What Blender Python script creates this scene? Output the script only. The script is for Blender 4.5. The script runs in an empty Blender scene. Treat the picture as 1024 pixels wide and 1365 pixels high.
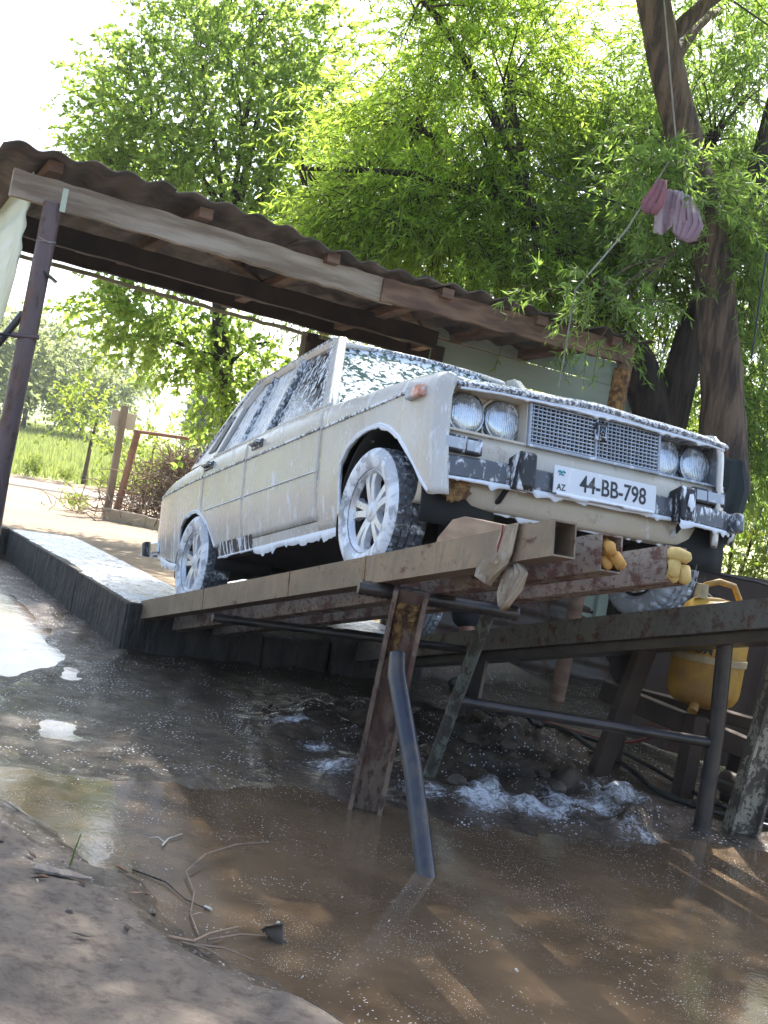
import bpy, math, random
import numpy as np
from mathutils import Vector, Matrix

random.seed(7); RNG = np.random.default_rng(7)
scene = bpy.context.scene
COL = scene.collection

# ------------------------------------------------------------------ camera
cam_d = bpy.data.cameras.new('camera')
cam = bpy.data.objects.new('camera', cam_d); COL.objects.link(cam)
right = Vector((0.4353, 0.8823, 0.1800)); down = Vector((0.0850, 0.1589, -0.9837)); fwd = Vector((-0.8963, 0.4431, -0.0058))
fwd.normalize(); right = (right - fwd * right.dot(fwd)).normalized(); down = fwd.cross(right)
m3 = Matrix((right, -down, -fwd)).transposed()
cam.matrix_world = Matrix.Translation((4.688, -3.006, 0.80)) @ m3.to_4x4()
cam_d.sensor_fit = 'VERTICAL'; cam_d.sensor_height = 36; cam_d.lens = 42.61
cam_d.clip_end = 3000; cam_d.clip_start = 0.05
scene.camera = cam

# ------------------------------------------------------------------ light
SUN_EL = math.radians(52); SUN_H = Vector((-0.80, 0.60, 0)).normalized()
SUN = Vector((SUN_H.x * math.cos(SUN_EL), SUN_H.y * math.cos(SUN_EL), math.sin(SUN_EL)))
world = bpy.data.worlds.new('World'); scene.world = world; world.use_nodes = True
wn = world.node_tree.nodes; wl = world.node_tree.links
sky = wn.new('ShaderNodeTexSky'); sky.sky_type = 'NISHITA'; sky.sun_disc = False
sky.sun_elevation = SUN_EL; sky.sun_rotation = math.atan2(SUN.x, SUN.y)
sky.dust_density = 3.0; sky.air_density = 1.0; sky.ozone_density = 1.0
wn['Background'].inputs['Strength'].default_value = 0.15
wl.new(sky.outputs[0], wn['Background'].inputs['Color'])
sun_d = bpy.data.lights.new('sun', 'SUN'); sun_d.energy = 5.0; sun_d.angle = math.radians(0.53); sun_d.color = (1, 0.95, 0.86)
sun = bpy.data.objects.new('sun', sun_d); COL.objects.link(sun)
sun.rotation_euler = (-SUN).to_track_quat('-Z', 'Y').to_euler(); sun.location = SUN * 40
scene.view_settings.view_transform = 'Standard'; scene.view_settings.look = 'None'
scene.view_settings.gamma = 1.0; scene.view_settings.use_curve_mapping = False
scene.view_settings.exposure = 1.7
cy = scene.cycles; cy.max_bounces = 6; cy.diffuse_bounces = 3; cy.glossy_bounces = 3; cy.transmission_bounces = 4; cy.volume_bounces = 0; cy.transparent_max_bounces = 4

# ------------------------------------------------------------------ helpers
def vnoise(x, y, seed=0):
    xi = np.floor(x).astype(np.int64); yi = np.floor(y).astype(np.int64)
    fx = x - xi; fy = y - yi
    def h(a, b):
        n = (a * 374761393 + b * 668265263 + seed * 982451653) & 0x7fffffff
        n = ((n ^ (n >> 13)) * 1274126177) & 0x7fffffff
        return ((n ^ (n >> 16)) & 0xffff) / 65535.0
    u = fx * fx * (3 - 2 * fx); v = fy * fy * (3 - 2 * fy)
    return (h(xi, yi) * (1 - u) + h(xi + 1, yi) * u) * (1 - v) + (h(xi, yi + 1) * (1 - u) + h(xi + 1, yi + 1) * u) * v
def fbm(x, y, oct=4, seed=0, gain=.5):
    s = 0; a = 1; t = 0
    for o in range(oct):
        s = s + a * vnoise(x * 2 ** o, y * 2 ** o, seed + o * 17); t += a; a *= gain
    return s / t - .5
def sstep(a, b, x):
    t = np.clip((x - a) / (b - a), 0, 1); return t * t * (3 - 2 * t)
def lerp_pts(pts, x):
    xs = [p[0] for p in pts]; ys = [p[1] for p in pts]
    if xs[0] > xs[-1]: xs = xs[::-1]; ys = ys[::-1]
    return float(np.interp(x, xs, ys))

class MB:
    """collects shapes, then links them as ONE mesh object"""
    def __init__(s): s.v = []; s.f = []
    def add(s, v, f):
        b = len(s.v); s.v += [tuple(p) for p in v]; s.f += [tuple(i + b for i in q) for q in f]; return s
    def box(s, c, size, rot=None, jit=0):
        hx, hy, hz = size[0] / 2, size[1] / 2, size[2] / 2
        pts = [Vector((x, y, z)) for x in (-hx, hx) for y in (-hy, hy) for z in (-hz, hz)]
        if jit: pts = [p + Vector((random.uniform(-jit, jit), random.uniform(-jit, jit), random.uniform(-jit, jit))) for p in pts]
        if rot is not None: pts = [rot @ p for p in pts]
        c = Vector(c)
        return s.add([p + c for p in pts], [(0, 1, 3, 2), (4, 6, 7, 5), (0, 4, 5, 1), (2, 3, 7, 6), (0, 2, 6, 4), (1, 5, 7, 3)])
    def bar(s, a, b, w, h, up=(0, 0, 1), jit=0):
        a = Vector(a); b = Vector(b); x = (b - a); L = x.length; x.normalize()
        y = Vector(up).cross(x)
        if y.length < 1e-4: y = Vector((0, 1, 0))
        y.normalize(); z = x.cross(y)
        R = Matrix((x, y, z)).transposed()
        return s.box((a + b) / 2, (L, w, h), R, jit)
    def tube(s, path, rad, n=8, cap=True, wob=0):
        P = [Vector(p) for p in path]
        if not hasattr(rad, '__len__'): rad = [rad] * len(P)
        t0 = (P[1] - P[0]).normalized()
        ref = Vector((0, 0, 1)) if abs(t0.z) < .9 else Vector((1, 0, 0))
        nrm = t0.cross(ref).normalized(); V = []; F = []
        for i, p in enumerate(P):
            t = (P[min(i + 1, len(P) - 1)] - P[max(i - 1, 0)]).normalized()
            nrm = (nrm - t * nrm.dot(t)).normalized(); bi = t.cross(nrm)
            for k in range(n):
                a = 2 * math.pi * k / n
                r = rad[i] * (1 + (random.uniform(-wob, wob) if wob else 0))
                V.append(p + nrm * math.cos(a) * r + bi * math.sin(a) * r)
        for i in range(len(P) - 1):
            for k in range(n):
                F.append((i * n + k, i * n + (k + 1) % n, (i + 1) * n + (k + 1) % n, (i + 1) * n + k))
        if cap:
            F.append(tuple(range(n))[::-1]); F.append(tuple((len(P) - 1) * n + k for k in range(n)))
        return s.add(V, F)
    def grid(s, G, closed=False, flip=False):
        r = len(G); c = len(G[0]); V = [p for row in G for p in row]; F = []
        for i in range(r - 1):
            for j in range(c - (0 if closed else 1)):
                q = (i * c + j, i * c + (j + 1) % c, (i + 1) * c + (j + 1) % c, (i + 1) * c + j)
                F.append(q[::-1] if flip else q)
        return s.add(V, F)
    def lathe(s, prof, o=(0, 0, 0), axis='y', n=32, rmod=None):
        """prof: (axial, radius) pairs round an axis through o"""
        G = []
        for j, (a, r) in enumerate(prof):
            row = []
            for k in range(n):
                t = 2 * math.pi * k / n; rr = r if rmod is None else r + rmod(j, k)
                if axis == 'y': row.append((o[0] + rr * math.cos(t), o[1] + a, o[2] + rr * math.sin(t)))
                elif axis == 'x': row.append((o[0] + a, o[1] + rr * math.cos(t), o[2] + rr * math.sin(t)))
                else: row.append((o[0] + rr * math.cos(t), o[1] + rr * math.sin(t), o[2] + a))
            G.append(row)
        return s.grid(G, closed=True)
    def prism(s, poly, ext):
        n = len(poly); ext = Vector(ext); V = [Vector(p) for p in poly] + [Vector(p) + ext for p in poly]
        F = [tuple(range(n))[::-1], tuple(range(n, 2 * n))] + [(i, (i + 1) % n, n + (i + 1) % n, n + i) for i in range(n)]
        return s.add(V, F)
    def build(s, name, mat, parent=None, smooth=None, solid=0, bevel=0, off=-1):
        me = bpy.data.meshes.new(name); me.from_pydata(s.v, [], s.f); me.validate(); me.update()
        o = bpy.data.objects.new(name, me); COL.objects.link(o)
        if mat: me.materials.append(mat)
        if parent: o.parent = parent
        if solid:
            md = o.modifiers.new('solid', 'SOLIDIFY'); md.thickness = solid; md.offset = off
        if bevel:
            md = o.modifiers.new('bevel', 'BEVEL'); md.width = bevel; md.segments = 2; md.limit_method = 'ANGLE'; md.angle_limit = math.radians(40)
        if smooth is not None:
            me.shade_smooth()
            me.set_sharp_from_angle(angle=math.radians(smooth))
        return o

def tag(o, label, cat, group=None, kind=None):
    o['label'] = label; o['category'] = cat
    if group: o['group'] = group
    if kind: o['kind'] = kind
    return o
def thing(name, label, cat, loc=(0, 0, 0), group=None):
    o = bpy.data.objects.new(name, None); COL.objects.link(o); o.location = loc; o.empty_display_size = .1
    return tag(o, label, cat, group)
def fast_mesh(name, V, F, mat, parent=None, smooth=False):
    """V (n,3), F (m,k) numpy arrays"""
    me = bpy.data.meshes.new(name); n = len(V); m, k = F.shape
    me.vertices.add(n); me.vertices.foreach_set('co', np.asarray(V, np.float32).ravel())
    me.loops.add(m * k); me.loops.foreach_set('vertex_index', F.astype(np.int32).ravel())
    me.polygons.add(m); me.polygons.foreach_set('loop_start', np.arange(0, m * k, k, dtype=np.int32))
    me.update(calc_edges=True)
    if smooth: me.shade_smooth()
    me.materials.append(mat)
    o = bpy.data.objects.new(name, me); COL.objects.link(o)
    if parent: o.parent = parent
    return o

# ------------------------------------------------------------------ materials
def nt_new(name):
    m = bpy.data.materials.new(name); m.use_nodes = True; t = m.node_tree
    return m, t, t.nodes, t.links, t.nodes['Principled BSDF']
def coord(N, L, scale=(1, 1, 1), kind='Object'):
    tc = N.new('ShaderNodeTexCoord'); mp = N.new('ShaderNodeMapping'); mp.inputs['Scale'].default_value = scale
    L.new(tc.outputs[kind], mp.inputs['Vector']); return mp.outputs[0]
def noise(N, L, vec, scale, detail=4, rough=.55, dist=0):
    n = N.new('ShaderNodeTexNoise'); n.inputs['Scale'].default_value = scale; n.inputs['Detail'].default_value = detail
    n.inputs['Roughness'].default_value = rough; n.inputs['Distortion'].default_value = dist
    L.new(vec, n.inputs['Vector']); return n.outputs['Fac']
def ramp(N, L, fac, a, b, va=0., vb=1.):
    r = N.new('ShaderNodeMapRange'); r.interpolation_type = 'SMOOTHSTEP'
    r.inputs['From Min'].default_value = a; r.inputs['From Max'].default_value = b
    r.inputs['To Min'].default_value = va; r.inputs['To Max'].default_value = vb
    L.new(fac, r.inputs['Value']); return r.outputs[0]
def mixc(N, L, fac, a, b):
    x = N.new('ShaderNodeMix'); x.data_type = 'RGBA'
    if hasattr(fac, 'links') or hasattr(fac, 'is_linked'): L.new(fac, x.inputs['Factor'])
    else: x.inputs['Factor'].default_value = fac
    for s, v in ((x.inputs[6], a), (x.inputs[7], b)):
        if isinstance(v, tuple): s.default_value = (*v, 1)
        else: L.new(v, s)
    return x.outputs[2]
def math_n(N, L, op, a, b):
    x = N.new('ShaderNodeMath'); x.operation = op
    for s, v in ((x.inputs[0], a), (x.inputs[1], b)):
        if isinstance(v, (int, float)): s.default_value = v
        else: L.new(v, s)
    return x.outputs[0]
def bump(N, L, h, strength, dist=.01, prev=None):
    b = N.new('ShaderNodeBump'); b.inputs['Strength'].default_value = strength; b.inputs['Distance'].default_value = dist
    L.new(h, b.inputs['Height'])
    if prev is not None: L.new(prev, b.inputs['Normal'])
    return b.outputs[0]

def plain(name, col, col2=None, rough=.6, metal=0, scale=6, lo=.35, hi=.65, stretch=(1, 1, 1), bs=.25, bscale=40, bd=.004, rough2=None, detail=5):
    m, t, N, L, P = nt_new(name)
    v = coord(N, L, stretch); f = ramp(N, L, noise(N, L, v, scale, detail, .6), lo, hi)
    col2 = col2 or tuple(c * .7 for c in col)
    L.new(mixc(N, L, f, col, col2), P.inputs['Base Color'])
    if rough2 is None: P.inputs['Roughness'].default_value = rough
    else: L.new(ramp(N, L, f, 0, 1, rough, rough2), P.inputs['Roughness'])
    P.inputs['Metallic'].default_value = metal
    if bs: L.new(bump(N, L, noise(N, L, v, bscale, 4), bs, bd), P.inputs['Normal'])
    return m
def rusty(name, paint, rust=(.12, .045, .02), lo=.45, hi=.55, scale=5, rough=.5, dark=(.03, .025, .022), stretch=(1, 1, 1)):
    m, t, N, L, P = nt_new(name)
    v = coord(N, L, stretch); n1 = noise(N, L, v, scale, 9, .72, .3); n2 = noise(N, L, v, scale * 4.5, 6, .65)
    f = math_n(N, L, 'MAXIMUM', ramp(N, L, n1, lo, hi, 0, .85), ramp(N, L, n2, lo + .06, hi + .06, 0, .8))
    rc = mixc(N, L, ramp(N, L, n2, .35, .65), rust, tuple(c * .4 for c in rust))
    pc = mixc(N, L, ramp(N, L, noise(N, L, v, scale * .3, 6, .65), .3, .7), paint, tuple(.5 * a + .5 * b for a, b in zip(paint, dark)))
    pc = mixc(N, L, ramp(N, L, noise(N, L, coord(N, L, (1, 1, .3)), scale * 2.2, 6, .7), .42, .75), pc, tuple(.45 * a + .55 * b for a, b in zip(paint, dark)))
    L.new(mixc(N, L, f, pc, rc), P.inputs['Base Color'])
    L.new(ramp(N, L, f, 0, 1, rough, .85), P.inputs['Roughness'])
    L.new(bump(N, L, n1, .35, .006), P.inputs['Normal'])
    return m
FOAM = (.78, .82, .88)
def foamy(name, base, lo=.45, hi=.6, scale=14, stretch=(1, 1, .25), film=0., rough=.35, metal=0, base2=None, dist=.4, frough=.45, det=6, dirt=None, fine=0.):
    """a surface with soap foam running down it"""
    m, t, N, L, P = nt_new(name)
    v = coord(N, L, stretch); vo = coord(N, L, (1, 1, 1))
    n1 = noise(N, L, v, scale, det, .62, dist); f = ramp(N, L, n1, lo, hi)
    if film:
        f2 = ramp(N, L, noise(N, L, coord(N, L, (1, 1, .35)), 3.2, 4), .25, .75, film * .35, film * 1.3)
        f = math_n(N, L, 'MAXIMUM', f, f2)
    if fine:
        f3 = ramp(N, L, noise(N, L, coord(N, L, (1, 1, .28)), 70, 5, .6, .5), .52, .72, 0, fine)
        f = math_n(N, L, 'MAXIMUM', f, f3)
    b = base
    if base2: b = mixc(N, L, ramp(N, L, noise(N, L, vo, 2.4, 4), .4, .65), base, base2)
    if dirt:
        b = mixc(N, L, ramp(N, L, noise(N, L, vo, 5.5, 7, .7), .6, .68), b, dirt)
    L.new(mixc(N, L, f, b, FOAM), P.inputs['Base Color'])
    L.new(ramp(N, L, f, 0, 1, rough, frough), P.inputs['Roughness'])
    if metal: L.new(ramp(N, L, f, 0, 1, metal, 0), P.inputs['Metallic'])
    h = math_n(N, L, 'ADD', f, math_n(N, L, 'MULTIPLY', noise(N, L, vo, 160, 2), .25))
    L.new(bump(N, L, h, .5, .004), P.inputs['Normal'])
    return m
def leaf_mat(name, c1, c2, trans=.5, tcol=None, rough=.45):
    m, t, N, L, P = nt_new(name)
    v = coord(N, L); f = ramp(N, L, noise(N, L, v, 1.6, 3), .35, .65)
    g = N.new('ShaderNodeNewGeometry')
    f = math_n(N, L, 'ADD', math_n(N, L, 'MULTIPLY', f, .6), math_n(N, L, 'MULTIPLY', g.outputs['Random Per Island'], .4))
    c = mixc(N, L, f, c1, c2)
    L.new(c, P.inputs['Base Color']); P.inputs['Roughness'].default_value = rough
    tr = N.new('ShaderNodeBsdfTranslucent')
    tc = tcol or tuple(min(1, 2.2 * a) for a in c2)
    L.new(mixc(N, L, f, tuple(a * .8 for a in tc), tc), tr.inputs['Color'])
    ms = N.new('ShaderNodeMixShader'); ms.inputs[0].default_value = trans
    L.new(P.outputs[0], ms.inputs[1]); L.new(tr.outputs[0], ms.inputs[2])
    L.new(ms.outputs[0], N['Material Output'].inputs['Surface'])
    return m

M = {}
M['paint'] = foamy('car_paint', (.50, .445, .355), .50, .74, 15, (1, 1, .28), film=.32, rough=.22, base2=(.41, .375, .31), fine=.8)
M['paint_front'] = foamy('car_paint_front', (.52, .45, .33), .60, .80, 12, (1, 1, .4), film=.16, rough=.22, base2=(.48, .41, .30), dirt=(.36, .28, .18), fine=.35)
M['glass_front'] = foamy('windscreen_foam', (.02, .075, .085), .45, .53, 27, (1, 1, 1.5), rough=.06, det=4, dist=.9)
M['glass_side'] = foamy('side_glass_foam', (.012, .016, .016), .50, .56, 34, (1.3, 1, .45), rough=.06, det=4, dist=1.)
M['glass_rear'] = foamy('rear_side_glass_foam', (.10, .11, .11), .36, .50, 30, (1.2, 1, .4), rough=.06, det=5, film=.5)
M['rubber'] = foamy('rubber_foam', (.012, .013, .016), .52, .62, 22, (1, 1, .35), rough=.5)
M['bumper'] = foamy('bumper_foam', (.014, .017, .026), .50, .68, 34, (1, 1, .5), film=.10, rough=.22)
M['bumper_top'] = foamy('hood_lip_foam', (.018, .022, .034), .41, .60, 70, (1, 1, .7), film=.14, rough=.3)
M['tyre'] = foamy('tyre_foam', (.012, .014, .020), .50, .72, 26, (1, .7, 1), film=.14, rough=.4)
M['sidewall'] = foamy('tyre_sidewall_foam', (.05, .055, .065), .34, .56, 12, (1, 1, 1), film=.55, rough=.5)
M['rim'] = foamy('rim_foam', (.50, .51, .53), .44, .62, 18, (1, 1, .6), film=.45, rough=.2, metal=.55)
M['chrome'] = foamy('chrome_foam', (.30, .32, .35), .55, .7, 30, (1, 1, .4), film=.2, rough=.18, metal=.95)
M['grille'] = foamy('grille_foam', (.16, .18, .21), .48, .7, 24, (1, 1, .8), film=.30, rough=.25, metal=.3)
M['lens'] = foamy('lamp_lens', (.34, .38, .42), .46, .72, 16, (1, 1, 1), film=.16, rough=.06)
def headlamp():
    m, t, N, L, P = nt_new('fluted_headlamp_glass')
    v = coord(N, L); w = N.new('ShaderNodeTexWave'); w.bands_direction = 'Y'; w.inputs['Scale'].default_value = 34; w.inputs['Distortion'].default_value = .3; L.new(v, w.inputs['Vector'])
    f = ramp(N, L, noise(N, L, coord(N, L, (1, 1, .6)), 19, 6, .65, .8), .44, .70, .12, .9)
    L.new(mixc(N, L, f, (.42, .46, .50), FOAM), P.inputs['Base Color'])
    L.new(ramp(N, L, f, 0, 1, .06, .4), P.inputs['Roughness']); L.new(ramp(N, L, f, 0, 1, .75, 0), P.inputs['Metallic'])
    b = bump(N, L, w.outputs['Fac'], .35, .004); L.new(bump(N, L, f, .3, .003, b), P.inputs['Normal'])
    P.inputs['Coat Weight'].default_value = .8; P.inputs['Coat Roughness'].default_value = .03
    return m
M['headlamp'] = headlamp()
M['black'] = plain('underbody_black', (.012, .011, .010), (.03, .026, .022), .7)
M['foam'] = plain('foam', FOAM, (.70, .76, .84), .5, scale=40, bs=.5, bscale=120, bd=.003)
M['plate'] = foamy('plate_white', (.62, .64, .66), .50, .68, 24, (1, 1, .5), film=.3, rough=.3)
M['ink'] = foamy('plate_ink', (.02, .022, .025), .60, .70, 30, (1, 1, .5), rough=.5)
M['blue_ink'] = plain('plate_blue', (.05, .30, .36), (.2, .45, .5), .5, bs=0)
M['amber'] = plain('amber_lens', (.55, .12, .03), (.7, .6, .55), .25, scale=22, bs=0)
M['steel_tan'] = rusty('ramp_steel_tan', (.25, .175, .11), lo=.56, hi=.68, scale=14, rough=.45, stretch=(.7, 1, 1))
M['steel_green'] = rusty('ramp_steel_green', (.165, .15, .115), lo=.50, hi=.64, scale=13, rough=.45)
M['steel_pink'] = rusty('ramp_steel_pink', (.34, .27, .21), rust=(.15, .05, .035), lo=.47, hi=.58, scale=13, rough=.55, stretch=(.6, 1, 1))
M['steel_brown'] = rusty('leg_brown', (.27, .19, .14), rust=(.13, .06, .045), lo=.44, hi=.56, scale=9, stretch=(1, 1, .4))
M['steel_dark'] = plain('dark_wet_steel', (.02, .018, .018), (.05, .038, .032), .28, scale=8)
M['steel_blue'] = plain('blue_black_tube', (.022, .026, .040), (.075, .062, .05), .3, scale=9, lo=.45, hi=.70, stretch=(1.5, 1, .2))
M['steel_teal'] = rusty('peeling_teal_pole', (.17, .19, .155), rust=(.06, .04, .03), lo=.47, hi=.53, scale=13, stretch=(1, 1, .35))
M['steel_cream'] = rusty('peeling_cream_channel', (.42, .39, .30), rust=(.07, .05, .04), lo=.48, hi=.52, scale=11)
M['rust_lump'] = plain('rust_scale', (.35, .20, .07), (.10, .045, .02), .95, scale=26, bs=1, bscale=70, bd=.02)
M['purple_pipe'] = rusty('purple_brown_pipe', (.13, .085, .09), rust=(.17, .10, .07), lo=.5, hi=.6, scale=5, rough=.4, stretch=(1, 1, .4))
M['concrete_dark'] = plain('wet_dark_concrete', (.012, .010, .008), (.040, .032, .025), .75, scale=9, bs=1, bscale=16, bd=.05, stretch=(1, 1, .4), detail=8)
M['timber_grey'] = plain('grey_timber', (.40, .335, .26), (.20, .145, .10), .8, scale=4, stretch=(3, .35, 3), bs=.5, bscale=16, bd=.008)
M['timber_brown'] = plain('brown_timber', (.22, .13, .08), (.11, .06, .038), .8, scale=5, stretch=(.6, .6, 3), bs=.4, bscale=16)
M['timber_dark'] = plain('dark_timber', (.055, .034, .023), (.028, .018, .013), .8, scale=4)
M['timber_light'] = plain('pale_wood', (.40, .28, .19), (.28, .18, .12), .7, scale=6, stretch=(1, 3, 3))
M['slate'] = plain('corrugated_slate', (.145, .112, .09), (.06, .048, .042), .85, scale=5, bs=.4, bscale=60)
M['sheet_green'] = plain('pale_green_sheet', (.44, .50, .36), (.52, .55, .44), .5, scale=2.5, bs=.1)
M['board_green'] = plain('faded_green_boards', (.36, .42, .33), (.42, .45, .36), .75, scale=3.5, stretch=(1, .4, 3), bs=.3, bscale=20)
M['board_green2'] = plain('greyer_boards', (.30, .35, .28), (.38, .41, .33), .8, scale=4, stretch=(1, .4, 3), bs=.3, bscale=20)
M['board_yellow'] = plain('yellowish_boards', (.46, .42, .28), (.36, .33, .21), .75, scale=3.5)
M['fence_brown'] = rusty('brown_plate', (.085, .06, .048), lo=.5, hi=.66, scale=3, rough=.45)
M['bark'] = plain('bark', (.15, .098, .064), (.045, .03, .022), .9, scale=15, stretch=(1, 1, .14), bs=1, bscale=17, bd=.07, lo=.38, hi=.62)
M['bark_dark'] = plain('dark_bark', (.065, .045, .033), (.022, .016, .012), .9, scale=14, stretch=(1, 1, .16), bs=1, bscale=18, bd=.06)
M['twig'] = plain('dry_twigs', (.27, .19, .13), (.14, .095, .065), .9, bs=0)
M['willow'] = leaf_mat('willow_leaf', (.06, .12, .025), (.12, .18, .04), .65, (.58, .80, .10))
M['willow_dark'] = leaf_mat('willow_leaf_near', (.04, .10, .035), (.09, .14, .045), .52, (.46, .68, .12))
M['broad'] = leaf_mat('broad_leaf', (.055, .11, .035), (.11, .16, .045), .58, (.50, .70, .12))
M['shrub'] = leaf_mat('shrub_leaf', (.08, .14, .03), (.16, .20, .04), .5, (.4, .5, .06))
M['far_leaf'] = leaf_mat('far_leaf', (.08, .12, .06), (.12, .16, .08), .5, (.45, .52, .2))
M['meadow'] = leaf_mat('meadow_grass', (.13, .19, .05), (.24, .27, .09), .4, (.4, .46, .12))
M['tank'] = plain('yellow_tank', (.42, .24, .025), (.22, .12, .03), .5, scale=5, bs=.15)
M['tank_grey'] = plain('tank_band', (.40, .33, .18), (.25, .19, .10), .55, scale=10)
M['print_dark'] = plain('print_dark', (.03, .03, .03), None, .5, bs=0)
M['print_red'] = plain('print_red', (.45, .03, .03), None, .5, bs=0)
M['hose_black'] = plain('wet_black_hose', (.012, .012, .013), (.03, .03, .03), .25, bs=0)
M['hose_red'] = plain('red_hose', (.22, .05, .04), (.12, .04, .035), .4, bs=0)
M['rag'] = plain('beige_rag', (.42, .34, .25), (.30, .23, .16), .95, scale=14, bs=.6, bscale=120)
M['thread_red'] = plain('red_thread', (.35, .03, .06), None, .8, bs=0)
M['glove'] = plain('yellow_glove', (.62, .45, .16), (.50, .34, .11), .75, scale=20, bs=.3)
M['glove_orange'] = plain('orange_glove', (.48, .25, .055), (.34, .17, .04), .8, scale=20, bs=.3)
M['cloth_pink'] = plain('pink_cloth', (.38, .31, .34), (.28, .19, .23), .9, scale=4, bs=.4, bscale=20, lo=.45, hi=.55)
M['cloth_red'] = plain('faded_red_cloth', (.27, .10, .12), (.20, .09, .11), .9, bs=.4, bscale=20)
M['cloth_dark'] = plain('dark_cloth', (.022, .030, .032), (.035, .042, .044), .95, bs=.4, bscale=14, bd=.02)
M['wire'] = plain('black_cable', (.02, .02, .02), None, .6, bs=0)
M['rope'] = plain('grey_rope', (.30, .28, .24), None, .9, bs=0)
M['sign'] = plain('sign_back', (.60, .55, .46), (.52, .46, .38), .6, scale=3)
M['pipe_rust'] = plain('rusty_pipe', (.30, .15, .10), (.20, .10, .06), .8, scale=8)
M['post_wood'] = plain('grey_post', (.30, .24, .18), (.20, .15, .11), .85, scale=6, stretch=(1, 1, .3))
M['kerb'] = plain('kerb_stone', (.42, .35, .27), (.32, .26, .2), .9, scale=6)
M['petal'] = plain('white_petal', (.50, .47, .40), None, .8, bs=0)
M['stone'] = plain('mud_stone', (.10, .075, .055), (.05, .04, .03), .6, scale=8, bs=.6, bscale=20)
M['driftwood'] = plain('grey_driftwood', (.26, .22, .18), (.15, .12, .10), .85, scale=10, stretch=(.3, 3, 3), bs=.6, bscale=30)
M['skin'] = plain('skin', (.36, .19, .13), (.32, .16, .11), .55, bs=0)
M['trousers'] = plain('black_shorts', (.012, .012, .014), (.02, .02, .022), .9, bs=.3, bscale=12)
M['shirt'] = plain('dark_shirt', (.05, .055, .07), None, .9)
M['hill'] = plain('far_hill', (.16, .20, .12), (.22, .23, .14), .95, scale=.02, bs=0)

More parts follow.
